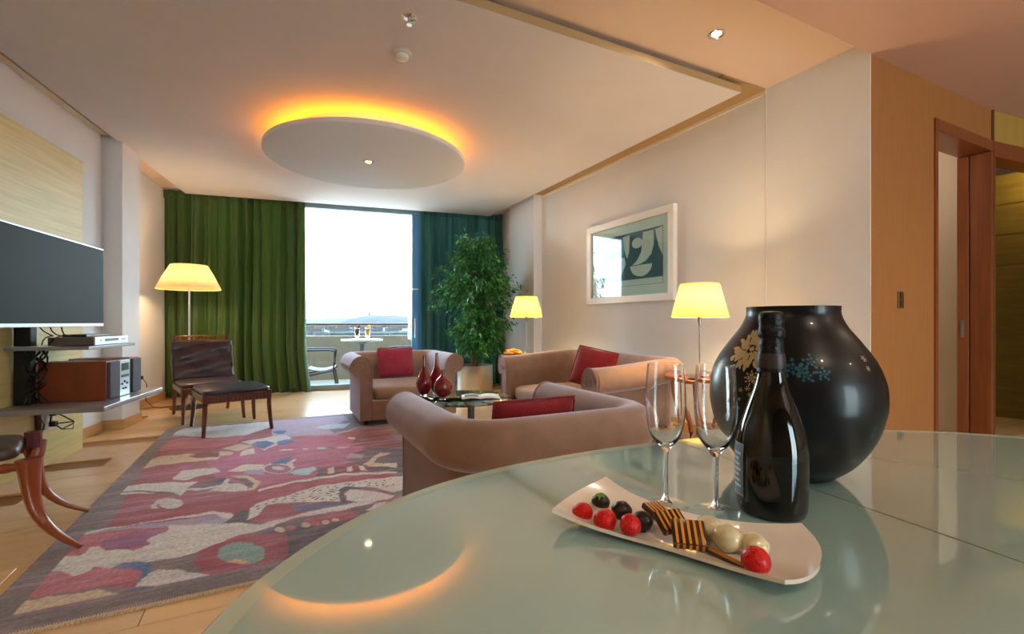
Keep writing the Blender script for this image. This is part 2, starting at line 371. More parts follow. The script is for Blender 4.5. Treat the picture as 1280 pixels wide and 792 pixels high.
# balcony furniture
bx_, by_ = FW(2.63,.72)
t = thing('bistro_table', 'small round white-topped pedestal table out on the balcony', 'table', (bx_,by_,-.02))
obj('tabletop', MB().lathe([(0.001,.755),(.34,.755),(.345,.765),(.345,.78),(.34,.785),(.001,.785)], 40), mat('white laminate', (222,220,214), .4), t)
obj('pedestal', MB().lathe([(.001,.0),(.22,.0),(.22,.015),(.045,.03),(.045,.70),(.12,.752),(.001,.753)], 24), mat('grey pedestal', (120,124,126), .4, .4), t)
def drink(dx, name, label, col, gcol):
    g = thing(name, label, 'drink', (bx_+dx, by_, .766))
    obj('glass', MB().lathe([(.001,.0),(.034,.0),(.036,.004),(.03,.03),(.036,.06),(.046,.21),(.043,.21),(.034,.065),(.001,.05)], 20), glass, g)
    obj('juice', MB().lathe([(.001,.052),(.033,.066),(.041,.175),(.001,.175)], 20), mat(name+' liquid', col, .3), g)
    obj('straw', MB().tube([(0,0,.08),(.03,0,.25)], .004, 6), mat(name+' straw', gcol, .4), g)
    obj('garnish', MB().sphere((.03,-.01,.215), (.028,.01,.028), 10, 8), mat(name+' garnish', gcol, .5), g)
drink(-.085, 'dark_cocktail', 'tall glass of dark red drink on the balcony table', (110,40,28), (150,70,50))
drink(.095, 'orange_cocktail', 'tall glass of orange drink on the balcony table', (236,150,30), (250,200,70))
brz = mat('dark bronze metal', (82,70,62), .4, .5)
def bchair(a, b, rz, name, label):
    x, y = FW(a,b); t = thing(name, label, 'chair', (x,y,-.02), rz, 'balcony armchairs')
    for s in (-1,1):
        obj('side_frame', MB().tube([(-.36,s*.29,.62),(.22,s*.29,.62),(.30,s*.29,.60)], .017, 8), brz, t)
        obj('leg', MB().tube([(-.36,s*.29,.95),(-.24,s*.29,.40),(-.15,s*.29,.20),(.32,s*.29,.30)], .018, 8), brz, t)
        obj('leg', MB().tube([(.30,s*.29,.60),(.28,s*.29,.3),(.33,s*.29,.0)], .017, 8), brz, t)
        obj('leg', MB().tube([(-.16,s*.29,.22),(-.36,s*.29,.0)], .017, 8), brz, t)
    obj('sling', MB().grid(lambda u,v: (.30-.55*u if u < .8 else -.14-.2*(u-.8)*5, -.28+.56*v, .33-.05*math.sin(PI*min(u/.8,1)) if u < .8 else .30+(u-.8)*5*.6), 20, 6), mat('sling mesh', (150,134,112), .7), t, solid=.008)
    obj('crossbar', MB().tube([(-.36,-.29,.95),(-.36,.29,.95)], .016, 8), brz, t)
bchair(1.90,.78,TL+.0,'balcony_armchair','bronze framed sling armchair left of the balcony table')
bchair(3.42,.95,TL+PI,'balcony_armchair','bronze framed sling armchair right of the balcony table, half behind the door stile')

# ------------------------------------------------------------------ city beyond
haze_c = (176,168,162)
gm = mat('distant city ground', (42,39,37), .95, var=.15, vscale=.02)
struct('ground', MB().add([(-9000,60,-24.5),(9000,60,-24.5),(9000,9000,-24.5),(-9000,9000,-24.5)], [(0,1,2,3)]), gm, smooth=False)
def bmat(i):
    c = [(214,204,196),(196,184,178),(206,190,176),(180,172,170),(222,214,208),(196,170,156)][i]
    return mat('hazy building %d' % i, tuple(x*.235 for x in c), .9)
def building(mb, x, y, wx, wy, h, rz):
    mb.box((x,y,-24.5+h/2), (wx,wy,h), Matrix.Rotation(rz,3,'Z'))
for k in range(46):
    Y = 930+k*33+R.random()*12; px = 384+R.random()*126; X = (px-640)/F_PX*Y
    m = MB(); ww = R.uniform(14,40); building(m, 0, 0, ww, 14, R.uniform(6,15)*(1 if Y < 1500 else 1.3), 0)
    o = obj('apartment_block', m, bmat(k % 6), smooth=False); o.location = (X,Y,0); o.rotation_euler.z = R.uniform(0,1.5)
    tag(o, 'pale hazy apartment block in the distant city beyond the balcony rail', 'building', 'far city blocks')
st = MB()
for k in range(900):
    Y = 2520+R.random()*440; px = 300+R.random()*280; building(st, (px-640)/F_PX*Y, Y, R.uniform(20,60), 16, R.uniform(8,22), 0)
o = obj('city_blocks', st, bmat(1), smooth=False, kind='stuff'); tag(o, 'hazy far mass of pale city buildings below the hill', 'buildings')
st = MB()
for k in range(260):
    Y = 800+R.random()*90; px = 412+R.random()*110
    st.sphere(((px-640)/F_PX*Y, Y, -22), (R.uniform(8,18),8,R.uniform(4,8)), 6, 4)
o = obj('city_trees', st, mat('hazy trees', (24,26,19), .95), kind='stuff'); tag(o, 'grey green belt of trees in front of the distant city', 'trees')
def hill(u, v):
    X = -1500+u*1500; Y = 3000+v*1400
    px = 640+X/3600*F_PX
    h = 0
    for c, s1, s2, hh in ((458,20,70,60),(520,50,60,26)):
        s_ = s1 if px < c else s2
        h += hh*math.exp(-((px-c)/s_)**2) 
    h *= math.sin(PI*min(1,max(0,v)))
    return (X, Y, -24.5+h*1.25+2.2*math.sin(u*60)*math.sin(v*9))
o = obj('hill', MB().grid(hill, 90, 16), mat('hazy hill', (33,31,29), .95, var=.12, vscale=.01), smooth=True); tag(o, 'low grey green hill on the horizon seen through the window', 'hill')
o = obj('hilltop_monument', MB().prism([(-1125,3690),(-1113,3690),(-1113,3702),(-1125,3702)], 30, 76), bmat(3), smooth=False); tag(o, 'tiny tower monument on top of the distant hill', 'monument')
def hill2(u, v): return (-4200+u*5600, 7000+v*900, -24.5+(70+18*math.sin(u*9)+14*math.sin(u*23+1)+40*u)*math.sin(PI*v))
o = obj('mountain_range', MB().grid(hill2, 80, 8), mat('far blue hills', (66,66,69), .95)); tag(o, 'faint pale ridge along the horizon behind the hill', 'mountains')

# ------------------------------------------------------------------ curtains
def curtain_mat(name, col, tr):
    m = bpy.data.materials.new(name); m.use_nodes = True; t = m.node_tree; b = t.nodes['Principled BSDF']
    b.inputs['Base Color'].default_value = (*s2l(col),1); b.inputs['Roughness'].default_value = .65; b.inputs['Sheen Weight'].default_value = .3
    o = t.nodes['Material Output']; tl = t.nodes.new('ShaderNodeBsdfTranslucent'); tl.inputs[0].default_value = (*s2l(tr),1)
    mxs = t.nodes.new('ShaderNodeMixShader'); mxs.inputs[0].default_value = .22
    n = t.nodes.new('ShaderNodeTexNoise'); n.inputs['Scale'].default_value = 300; bp = t.nodes.new('ShaderNodeBump'); bp.inputs['Strength'].default_value = .1
    tcn = t.nodes.new('ShaderNodeTexCoord'); t.links.new(tcn.outputs['Object'], n.inputs['Vector']); t.links.new(n.outputs[0], bp.inputs['Height']); t.links.new(bp.outputs[0], b.inputs['Normal'])
    t.links.new(b.outputs[0], mxs.inputs[1]); t.links.new(tl.outputs[0], mxs.inputs[2]); t.links.new(mxs.outputs[0], o.inputs[0]); return m
def curtain(a0, a1, z0, z1, npl, m, name, label, seed, flare=0, amp=.085):
    rr = random.Random(seed); ph = [rr.uniform(0,6) for _ in range(6)]
    def fn(u, v):
        z = z1+(z0-z1)*v
        w_ = u*npl*2*PI+1.1*math.sin(u*9+ph[0])+.8*math.sin(u*23+ph[1])+.25*math.sin(v*3+u*30)
        am = amp*(.55+.45*v)*(.75+.35*math.sin(u*17+ph[2]))
        b = am*math.sin(w_)+.35*am*math.sin(2.3*w_+ph[3]+v*1.5)+.02*math.sin(u*5+ph[4])*v
        a = a0+(a1-a0)*u+.018*math.cos(w_)*v+flare*u*max(0,v-.75)**1.5*2
        x, y = FW(a, b-.04); return (x, y, z)
    t = thing(name, label, 'curtain', (0,0,0))
    obj('curtain_fabric', MB().grid(fn, int(npl*22), 26), m, t, solid=.004, ang=180)
    def fh(u, v):
        p = fn(u, v*.035); return (p[0], p[1]-.004, p[2])
    obj('heading_tape', MB().grid(fh, int(npl*22), 2), m, t, solid=.006, ang=180)
    obj('curtain_track', MB().prism([FW(a0,-.07),FW(a1,-.07),FW(a1,-.03),FW(a0,-.03)], z1-.0, z1+.018), alu, t, smooth=False)
cg = curtain_mat('green velvet curtain', (62,92,34), (92,136,38))
cb_ = curtain_mat('dark teal green curtain', (44,106,98), (26,130,140))
curtain(-.01, 1.80, .01, HS-.03, 12, cg, 'curtain', 'long olive green pleated curtain left of the window behind the floor lamp', 1, flare=.25)
curtain(3.52, 4.93, .01, HS-.03, 8, cb_, 'curtain', 'dark teal green pleated curtain right of the window behind the ficus', 5, flare=0)

# ------------------------------------------------------------------ ceiling fixtures
dcx, dcy = -1.43, 4.72; dz = CAM_H+1.60
t = thing('ceiling_disc_light', 'large round white floating ceiling disc with amber cove glow', 'ceiling light', (dcx,dcy,dz))
obj('disc', MB().lathe([(.001,0),(.94,0),(.95,.006),(.95,.045),(.93,.05),(.001,.05)], 96), mat('disc paint', (226,230,238), .6), t)
obj('hub', MB().lathe([(.001,.05),(.72,.05),(.72,HM-dz),(.001,HM-dz)], 64), plaster_ceil, t)
amber = mat('amber light strip', (255,150,30), .5, emit=(255,150,14), estr=7)
obj('light_strip', MB().lathe([(.77,.055),(.80,.055),(.80,.075),(.77,.075),(.77,.055)], 96), amber, t)
def spot_fixture(loc, name, label, e, tilt=(0,0), col=(1,.85,.62), size=2.2):
    t = thing(name, label, 'ceiling light', loc)
    obj('ring', MB().lathe([(.030,-.002),(.044,-.008),(.052,-.005),(.054,0),(.03,0)], 28), chrome, t)
    obj('bulb', MB().lathe([(.001,-.005),(.026,-.004),(.03,-.001)], 24), mat('lit bulb', (255,240,210), .4, emit=(255,226,170), estr=9), t)
    s = lamp('spot_bulb', 'SPOT', (0,0,-.02), e, col, t, spot_size=size, spot_blend=.8, shadow_soft_size=.03)
    s.rotation_euler = (tilt[0], tilt[1], 0)
    return t
spot_fixture((dcx-.0,dcy-.02,dz), 'downlight', 'small round recessed spotlight in the middle of the ceiling disc', 20)
spot_fixture((1.33,3.07,HS), 'downlight', 'tilted round recessed spotlight in the ceiling above the right wall', 30, (0,.5))
t = thing('sprinkler', 'chrome sprinkler head on the ceiling nearest the camera', 'sprinkler', (-.60,2.76,HM))
obj('escutcheon', MB().lathe([(.001,-.006),(.026,-.008),(.04,-.004),(.044,0),(.001,0)], 24), chrome, t)
obj('head', MB().lathe([(.001,-.045),(.016,-.045),(.018,-.041),(.006,-.038),(.008,-.02),(.012,-.006),(.001,-.006)], 16), chrome, t)
t = thing('smoke_detector', 'round white smoke detector on the ceiling beyond the sprinkler', 'detector', (-.725,3.12,HM))
obj('base', MB().lathe([(.001,-.02),(.055,-.02),(.062,-.012),(.062,0),(.001,0)], 28), mat('detector white', (214,206,198), .5), t)
obj('sensor_cap', MB().lathe([(.001,-.048),(.03,-.048),(.04,-.04),(.042,-.02),(.001,-.02)], 24), mat('detector cap', (236,232,228), .4), t)
# fill downlights added out of view to brighten the room
for i, (x, y) in enumerate(((1.2,-.6),(3.2,-.4),(3.3,1.6),(-1.2,-1.2))):
    t = spot_fixture((x,y,HM), 'downlight', 'added fill spotlight in the low ceiling %s' % ['over the dining table','by the side wall','in front of the wooden doors','by the left wall'][i], 22, size=2.6)
lamp('bathroom_fill', 'POINT', (*BW(1.2,.75),2.5), 2.5, (1,.9,.78), shadow_soft_size=.08)  # added light without a fixture, brightens the room behind the first door
lamp('entry_fill', 'POINT', (5.4,4.75,2.6), 3.5, (1,.86,.62), shadow_soft_size=.08)  # added light without a fixture, brightens the space behind the second door

# switch plate
t = thing('switch_plate', 'small bronze switch plate on the ochre wall left of the door', 'switch', (*BW(.375,-.004),1.21), TH)
obj('plate', MB().box((0,0,0),(.07,.01,.115),ch=.002), mat('bronze plate', (120,86,44), .4, .6), t, smooth=False)
for k in (-.026,.026): obj('rocker', MB().box((0,-.007,k),(.04,.006,.042)), mat('bronze rocker', (96,70,38), .4, .4), t, smooth=False)

# ------------------------------------------------------------------ picture
pv0, pv1, pz0, pz1 = .934, 2.36, 1.272, 2.216
pw, ph_ = pv1-pv0, pz1-pz0
px_, py_ = RW((pv0+pv1)/2, .0)
t = thing('framed_picture', 'large white-framed abstract picture with white shapes on slate blue', 'picture', (px_,py_,(pz0+pz1)/2), TH-PI/2)
# local x along the wall (towards +camera side?), local -y into the room
fr = MB(); fwid = .075
for c, d in (((0,-.03,ph_/2-fwid/2),(pw,.055,fwid)),((0,-.03,-ph_/2+fwid/2),(pw,.055,fwid))): fr.box(c, d)
for s in (-1,1): fr.box((s*(pw/2-fwid/2),-.03,0),(fwid,.055,ph_-2*fwid))
obj('frame', fr, mat('white lacquer frame', (240,238,236), .3), t, smooth=False, bevel=.004)
obj('backing', MB().box((0,-.012,0),(pw-.1,.02,ph_-.1)), mat('mat board', (238,238,236), .8), t, smooth=False)
aw, ah = pw-.34, ph_-.36
obj('print_ground', MB().box((0,-.0225,0),(aw,.002,ah)), mat('slate blue print', (74,104,126), .7), t, smooth=False)
prw = mat('print white', (232,234,234), .8)
def pshape(pts): 
    return MB().add([(x*aw/2, -.0245, z*ah/2) for x,z in pts]+[(x*aw/2,-.0232,z*ah/2) for x,z in pts], [tuple(range(len(pts))), tuple(range(2*len(pts)-1,len(pts)-1,-1))]+[(i,(i+1)%len(pts),len(pts)+(i+1)%len(pts),len(pts)+i) for i in range(len(pts))])
def arc(cx, cz, rx, rz, a0, a1, n=18): return [(cx+rx*math.cos(math.radians(a0+(a1-a0)*i/n)), cz+rz*math.sin(math.radians(a0+(a1-a0)*i/n))) for i in range(n+1)]
def an(pts): return [((x-110)/415*2-1, 1-(y-285)/325*2) for x, y in pts]
for pts in (an(arc(380,355,32,32,0,340)), an([(415,298),(475,298),(476,380),(462,435),(430,470),(390,486),(350,486),(380,460),(405,410)]),
            an([(482,298),(524,290),(524,455),(502,395)]), an(arc(402,490,64,68,0,180)), an([(112,572),(524,572),(524,608),(112,608)]),
            an([(120,300),(180,300),(180,350),(150,350),(150,400),(175,400),(175,440),(120,440)]), an(arc(240,350,40,48,0,340)), an([(200,430),(300,430),(310,470),(280,540),(215,550)]), an([(130,470),(180,460),(185,540),(140,545)]), an([(290,300),(335,298),(330,400),(318,440),(300,380)])):
    obj('print_shape', pshape(pts), prw, t, smooth=False)
obj('glazing', MB().box((0,-.034,0),(pw-.14,.003,ph_-.14)), pane, t, smooth=False)

# ------------------------------------------------------------------ upholstered seating
suede = mat('taupe suede', (144,112,94), .8, var=.14, vscale=9, bump=.14, bscale=220, sheen=.9)
suede_s = mat('seat suede', (160,132,114), .75, var=.08, vscale=7, bump=.1, bscale=200, sheen=.5)
for m_ in (suede, suede_s): m_.node_tree.nodes['Principled BSDF'].inputs['Sheen Tint'].default_value = (.78,.78,1,1)  # lilac sheen tint puts the cool window light on the tops into the fabric
dark_foot = mat('dark wooden foot', (60,36,26), .4)
def section(h, k=1.0):
    # (outward, z); a rolled over top
    pts = [(-.10,.10),(-.10,h-.22),(-.095,h-.13),(-.075,h-.06),(-.04,h-.018),(.0,h),(.045,h-.004),(.085,h-.028),(.112,h-.072),(.118,h-.12),(.10,h-.165),(.065,h-.19),(.03,h-.20),(.02,h-.22),(.02,.05),(-.10,.05)]
    return [(o*k, z) for o, z in pts]
def subdiv(pts, n=3):
    # catmull-rom through the rolled part
    res = []
    for i in range(len(pts)):
        p0, p1, p2, p3 = pts[i-1], pts[i], pts[(i+1)%len(pts)], pts[(i+2)%len(pts)]
        if 1 <= i <= 12:
            for k in range(n):
                t_ = k/n; 
                res.append(tuple(.5*((2*p1[d])+(-p0[d]+p2[d])*t_+(2*p0[d]-5*p1[d]+4*p2[d]-p3[d])*t_**2+(-p0[d]+3*p1[d]-3*p2[d]+p3[d])*t_**3) for d in (0,1)))
        else: res.append(p1)
    return res
def upath(a, D, r):
    # U path (left arm front -> back -> right arm front), front is -y
    pts = []; y0 = -D/2; y1 = D/2
    for i in range(9): pts.append(((-a, y0+(y1-r-y0)*i/8), (-1,0)))
    for i in range(1,9):
        t_ = PI/2*i/8; pts.append(((-a+r-r*math.cos(t_), y1-r+r*math.sin(t_)), (-math.cos(t_), math.sin(t_))))
    for i in range(1,8): pts.append(((-a+r+(2*a-2*r)*i/8, y1), (0,1)))
    for p, n in list(reversed(pts[:17])): pts.append(((-p[0],p[1]),(-n[0],n[1])))
    return pts
def sofa(name, label, loc, rz, a, D, h, r, seatz, group=None, ncush=1, hback=0, cat='armchair'):
    t = thing(name, label, cat, loc, rz, group)
    sec = subdiv(section(h)); P = upath(a, D, r); n = len(P)
    def ring(i):
        (x,y), (nx,ny) = P[i]; s_ = .5-.5*math.cos(PI*min(1,max(0,(y+D/2)/D)))
        ex = hback*s_
        rg = []
        for o_, z in sec:
            zz = z+ex*max(0,(z-.1)/(h-.1)); rg.append((x+nx*o_, y+ny*o_, zz))
        return rg
    rings = [ring(i) for i in range(n)]
    obj('armrest', MB().loft(rings[:13]), suede, t, ang=60)
    obj('backrest', MB().loft(rings[12:n-12]), suede, t, ang=60)
    obj('armrest', MB().loft(rings[n-13:]), suede, t, ang=60)
    for i in (0, n-1):   # front scroll facing with piping
        (x,y), (nx,ny) = P[i]
        f = [(x+nx*o_*.93, y-.018, z) for o_, z in [(o2, .06+(z2-.05)*.985) for o2, z2 in sec]]
        g = [(x+nx*o_*.93, y+.004, z) for o_, z in [(o2, .06+(z2-.05)*.985) for o2, z2 in sec]]
        fa = obj('arm_facing', MB().loft([f,g]), suede, t, ang=60)
        loop = [(p[0], p[1]-.0, p[2]) for p in f]+[f[0]]
        obj('piping', MB().tube(loop, .006, 6), suede, fa)
        sp_ = [(x+nx*(.012+.07*(1-k/40)*math.cos(k*.27)), y-.019, h-.105+.07*(1-k/40)*math.sin(k*.27)) for k in range(38)]
        obj('scroll_seam', MB().tube(sp_, .004, 5), suede, fa)
    wi = 2*a-.2
    obj('seat_base', MB().box((0,-.03,.15),(wi+.02,D-.02,.2),ch=.01), suede, t)
    for k in range(ncush):
        cw = wi/ncush; cx = -wi/2+cw*(k+.5)
        def cf(u, v, cx=cx, cw=cw):
            th, ph = 2*PI*u, -PI/2+PI*v
            e1, e2 = .28, .45
            sg = lambda q, e: math.copysign(abs(q)**e, q)
            return (cx+cw/2*.99*sg(math.cos(ph),e2)*sg(math.cos(th),e1), -.045+(D/2-.055)*sg(math.cos(ph),e2)*sg(math.sin(th),e1), seatz-.09+.09*sg(math.sin(ph),e2)+.02*max(0,math.cos(ph)-.0)*0)
        obj('seat_cushion', MB().grid(cf, 48, 16), suede_s, t, ang=180)
    for sx in (-1,1):
        for sy in (-1,1): obj('foot', MB().lathe([(.001,0),(.018,0),(.026,.05),(.001,.055)], 12, (sx*(a-.05), sy*(D/2-.07), 0)), dark_foot, t)
    return t
def place(fl, fd, a, D):
    # centre for a seat whose left arm front ridge point is fl and which faces direction -fd
    pass
# near armchair: left front ridge (-.582,2.60), faces E2
fr_l = Vector((-.566,2.56)); AW, AD = .435, .88
cn = fr_l+E1*AW-E2*AD/2
near_ch = sofa('armchair', 'taupe suede roll-arm armchair seen from behind right beyond the glass dining table', (cn.x,cn.y,.0098), TH+PI, AW, AD, .665, .16, .40)
# far armchair: base corner (-1.535,4.69) faces -E2
fl2 = Vector((-1.50,4.73)); AW2, AD2 = .48, .86
cf_ = fl2+E1*AW2+E2*AD2/2
far_ch = sofa('armchair', 'taupe suede roll-arm armchair in front of the balcony window', (cf_.x,cf_.y,.0098), TH, AW2, AD2, .70, .14, .40)
# two seat sofa along the right wall faces -E1
sl = Vector((.60,3.62)); SA, SD = .76, .90
cs = sl+E2*SA+E1*SD/2
sofa_o = sofa('sofa', 'taupe suede two-seat sofa along the right wall under the picture', (cs.x,cs.y,0), TH-PI/2, SA, SD, .70, .12, .42, ncush=1, hback=.05, cat='sofa')

def cushion(name, label, loc, rot, w_, h_, th_, col):
    def fn(u, v):
        x, z = u*2-1, v*2-1
        return (x, z)
    t = thing(name, label, 'cushion', loc)
    t.rotation_euler = rot
    def side(sg):
        def f(u, v):
            x, z = u*2-1, v*2-1
            e = (max(0,1-abs(x)**2.6)*max(0,1-abs(z)**2.6))**.55
            pinch = 1-.06*(1-abs(x)**4)*0-.05*(1-abs(x))*abs(z)**6*1-.05*(1-abs(z))*abs(x)**6
            return (x*w_/2*(1-.05*(1-x*x*0)*(1-abs(z))*abs(x)**8), sg*th_/2*e*(1+.05*math.sin(5*x+3*z)), z*h_/2*(1-.05*(1-abs(x))*abs(z)**8))
        return f
    m = MB().grid(side(1), 22, 22).grid(side(-1), 22, 22)
    obj('cushion_cover', m, mat(name+col[0], col[1], .85, var=.12, vscale=30, bump=.35, bscale=120, sheen=.4), t, ang=180)
    ed = []
    for i in range(22): ed.append((-w_/2+w_*i/22,0,-h_/2))
    for i in range(22): ed.append((w_/2,0,-h_/2+h_*i/22))
    for i in range(22): ed.append((w_/2-w_*i/22,0,h_/2))
    for i in range(23): ed.append((-w_/2,0,h_/2-h_*i/22))
    obj('seam', MB().tube(ed, .005, 6), MATS[name+col[0]], t)
    return t
red = (' crimson', (132,18,26)); wine = (' wine', (150,40,66))
p = cf_+E2*.21-E1*.0
cushion('cushion', 'wine red square cushion on the armchair by the window', (p.x,p.y,.59), (math.radians(-14),0,TH), .40, .33, .13, wine)
p = cn-E2*.21-E1*.02
cushion('cushion', 'dark red cushion showing above the back of the nearest armchair', (p.x,p.y,.555), (math.radians(-10),0,TH+PI), .42, .30, .12, red)
p = cs+E1*.04-E2*.14
cushion('cushion', 'crimson red cushion leaning in the corner of the two-seat sofa', (p.x,p.y,.63), (math.radians(-18),math.radians(10),TH-PI/2+.50), .40, .36, .14, red)

# ------------------------------------------------------------------ coffee table
cx, cy = -.42, 3.93
t = thing('coffee_table', 'round green glass coffee table between the armchairs', 'table', (cx,cy,.0098))
gg = mat('green tinted glass', (176,214,200), .02, trans=1, ior=1.5)
obj('tabletop', MB().lathe([(.001,.405),(.405,.405),(.41,.409),(.41,.416),(.405,.42),(.001,.42)], 64), gg, t)
obj('post', MB().tube([(.08,-.02,.02),(.08,-.02,.40)], .028, 14), mat('grey steel post', (90,92,94), .35, .7), t)
obj('base', MB().lathe([(.001,0),(.24,0),(.24,.012),(.03,.02),(.001,.02)], 40, (.08,-.02,0)), mat('grey base', (120,120,120), .4, .7), t)
obj('support_plate', MB().lathe([(.001,.39),(.09,.39),(.10,.404),(.001,.404)], 24, (.08,-.02,0)), MATS['grey steel post'], t)
redg = mat('ruby glass', (120,8,28), .06, coat=1, var=.2, vscale=6)
def gvase(px, dpt, base, name, label, prof, z=.4303):
    X = (px-640)/F_PX*dpt
    t = thing(name, label, 'vase', (X,dpt,z), 0)
    obj('body', MB().lathe(prof, 32), redg, t)
    obj('glass_base', MB().lathe([(.001,0),(.03,0),(.032,.006),(.02,.014),(.001,.014)], 24), glass, t)
    obj('rim', MB().lathe([(prof[-1][0]-.003,prof[-1][1]-.006),(prof[-1][0]+.001,prof[-1][1]-.004),(prof[-1][0]+.002,prof[-1][1]+.002),(prof[-1][0]-.004,prof[-1][1]+.002)], 20), redg, t)
tall = [(.001,.014),(.03,.016),(.052,.045),(.066,.085),(.068,.115),(.058,.15),(.038,.19),(.022,.225),(.016,.26),(.0125,.31),(.0115,.335)]
gvase(530, 3.98, 0, 'bottle_vase', 'tall ruby glass bottle vase standing leftmost on the coffee table', tall)
gvase(546, 4.10, 0, 'bottle_vase', 'tall ruby glass bottle vase standing behind the two others on the coffee table', [(r, z*1.06) for r, z in tall])
gvase(553.5, 3.82, 0, 'bottle_vase', 'short round dark ruby vase in front on the coffee table', [(.001,.014),(.03,.016),(.06,.04),(.078,.08),(.080,.105),(.07,.135),(.045,.165),(.022,.185),(.013,.205),(.012,.235)])
m = MB()
def page(sg):
    return lambda u, v: (sg*u*.155, -.11+.22*v, .006+.012*math.sin(PI*min(1,u*1.0))*(1-u*.4))
t = thing('magazine', 'open magazine with white pages on the coffee table', 'magazine', (-.26,3.90,.4303), TH-.35)
obj('page_block', MB().grid(page(1),10,2), mat('paper', (228,228,230), .6), t, solid=.006)
obj('page_block', MB().grid(page(-1),10,2), MATS['paper'], t, solid=.006)
obj('photo_print', MB().grid(lambda u,v: (-.02-u*.11, -.06+.12*v, .0115+.012*math.sin(PI*(.13+u*.7))*(1-(.13+u*.7)*.4)),8,2), mat('printed photo', (96,116,120), .5), t)

# ------------------------------------------------------------------ side tables and lamps
def lamp_table(name, label, X, Y, z, r, sx):
    t = thing(name, label, 'table', (X,Y,0), TH)
    obj('tabletop', MB().lathe([(.001,z-.028),(r-.012,z-.028),(r,z-.02),(r,z-.006),(r-.008,z),(.001,z)], 40), wood_side, t)
    for k in range(3):
        th = 2*PI*k/3+sx
        c, s_ = math.cos(th), math.sin(th)
        pts = [(c*(.6*r+r*.30*math.cos(PI*q/5*1.0)*.9), s_*(.6*r+r*.30*math.cos(PI*q/5)*.9), z-.03-(z-.03)*q/8) for q in range(9)]
        obj('leg', MB().tube(pts, [.024-.001*q for q in range(9)], 8), wood_side, t)
    obj('stretcher', MB().lathe([(.001,.16),(.16,.16),(.165,.17),(.16,.18),(.001,.18)], 24), wood_side, t)
    return t
def table_lamp(name, label, X, Y, z, hpole, rb, rt, hs, e):
    t = thing(name, label, 'lamp', (X,Y,z))
    obj('base', MB().lathe([(.001,0),(.085,0),(.085,.01),(.02,.02),(.009,.04),(.001,.04)], 28), steel, t)
    obj('pole', MB().lathe([(.006,.03),(.006,hpole-.1),(.010,hpole-.06),(.02,hpole-.005),(.022,hpole),(.001,hpole)], 14), chrome, t)
    seg = 120
    sh = obj('shade', MB().lathe([(rb,hpole-.015),(rb-(rb-rt)*.5,hpole-.015+hs*.5),(rt,hpole-.015+hs)], seg, mod=lambda i, z_: .0045*(1 if i % 2 else -1)), SHM, t, solid=.002, ang=20)
    obj('shade_trim', MB().lathe([(rb+.002,hpole-.02),(rb+.004,hpole-.015),(rb+.003,hpole-.008),(rb,hpole-.01)], 60), SHT, sh)
    obj('shade_trim', MB().lathe([(rt+.002,hpole-.02+hs),(rt+.004,hpole-.015+hs),(rt+.0,hpole-.008+hs)], 60), SHT, sh)
    obj('bulb', MB().sphere((0,0,hpole+hs*.38), .028, 12, 8), BULB, t)
    lamp('lamp_bulb', 'POINT', (0,0,hpole+hs*.42), e, (1,.68,.34), t, shadow_soft_size=.05)
    return t
SHM = shade_mat('pleated yellow shade', (250,238,190), (255,218,112), .20)
SHT = mat('shade trim', (236,214,130), .6, emit=(255,200,80), estr=.3)
BULB = mat('warm bulb', (255,230,180), .4, emit=(255,200,120), estr=4)
fx, fy = .10, 5.56
lamp_table('side_table', 'small cherry wood side table between the ficus and the sofa', fx, fy, .665, .26, .4+PI)
table_lamp('table_lamp', 'yellow pleated table lamp at the far end of the sofa', fx+.07, fy+.09, .665, .47, .19, .125, .235, 17)
nx_, ny_ = 1.435, 3.59
lamp_table('side_table', 'cherry wood side table between the sofa and the black vase', nx_, ny_, .635, .26, .9)
table_lamp('table_lamp', 'yellow pleated table lamp left of the big black vase', nx_+.0, ny_+.02, .635, .475, .202, .138, .245, 17)
t = thing('ashtray', 'small silver dish beside the lamp on the nearer side table', 'dish', (nx_-.1,ny_-.14,.635))
obj('bowl', MB().lathe([(.001,.002),(.03,.0),(.05,.014),(.047,.014),(.03,.005),(.001,.006)], 24), chrome, t)
# golden snacks in glass bowl
t = thing('snack_bowl', 'glass bowl heaped with golden yellow snacks on the far side table', 'bowl', (fx-.09,fy-.14,.665))
obj('bowl', MB().lathe([(.001,.0),(.05,.0),(.09,.02),(.115,.05),(.112,.05),(.086,.024),(.048,.005),(.001,.005)], 28), glass, t)
cm = MB(); rr = random.Random(3)
for k in range(60):
    a = rr.uniform(0,2*PI); q = rr.random()**.5*.095; zz = .03+.055*(1-(q/.1)**2)*rr.random()**.4
    cm.sphere((q*math.cos(a)*1.1, q*math.sin(a), zz), (rr.uniform(.02,.032),rr.uniform(.012,.02),.012), 7, 5)
obj('snacks', cm, mat('golden snack', (238,176,70), .6, var=.2, vscale=40), t, kind='stuff')

# floor lamp
lx, ly = (236.5-640)/F_PX*5.84, 5.84
t = thing('floor_lamp', 'tall floor lamp with a cream pleated shade in the corner by the green curtain', 'lamp', (lx,ly,0))
obj('base', MB().lathe([(.001,0),(.20,0),(.20,.012),(.02,.02),(.01,.05),(.001,.05)], 40), mat('dark lamp base', (70,62,58), .35, .6), t)
obj('pole', MB().tube([(0,0,.02),(0,0,1.5)], .011, 12), steel, t)
sh = obj('shade', MB().lathe([(.335,1.465),(.27,1.61),(.19,1.76)], 160, mod=lambda i, z_: .005*(1 if i % 2 else -1)), shade_mat('cream pleated shade', (240,220,186), (255,196,140), .10), t, solid=.002, ang=20)
obj('shade_trim', MB().lathe([(.337,1.46),(.340,1.466),(.334,1.472)], 60), SHT, sh)
obj('bulb', MB().sphere((0,0,1.58), .03, 12, 8), BULB, t)
lamp('lamp_bulb', 'POINT', (0,0,1.58), 16, (1,.66,.34), t, shadow_soft_size=.05)
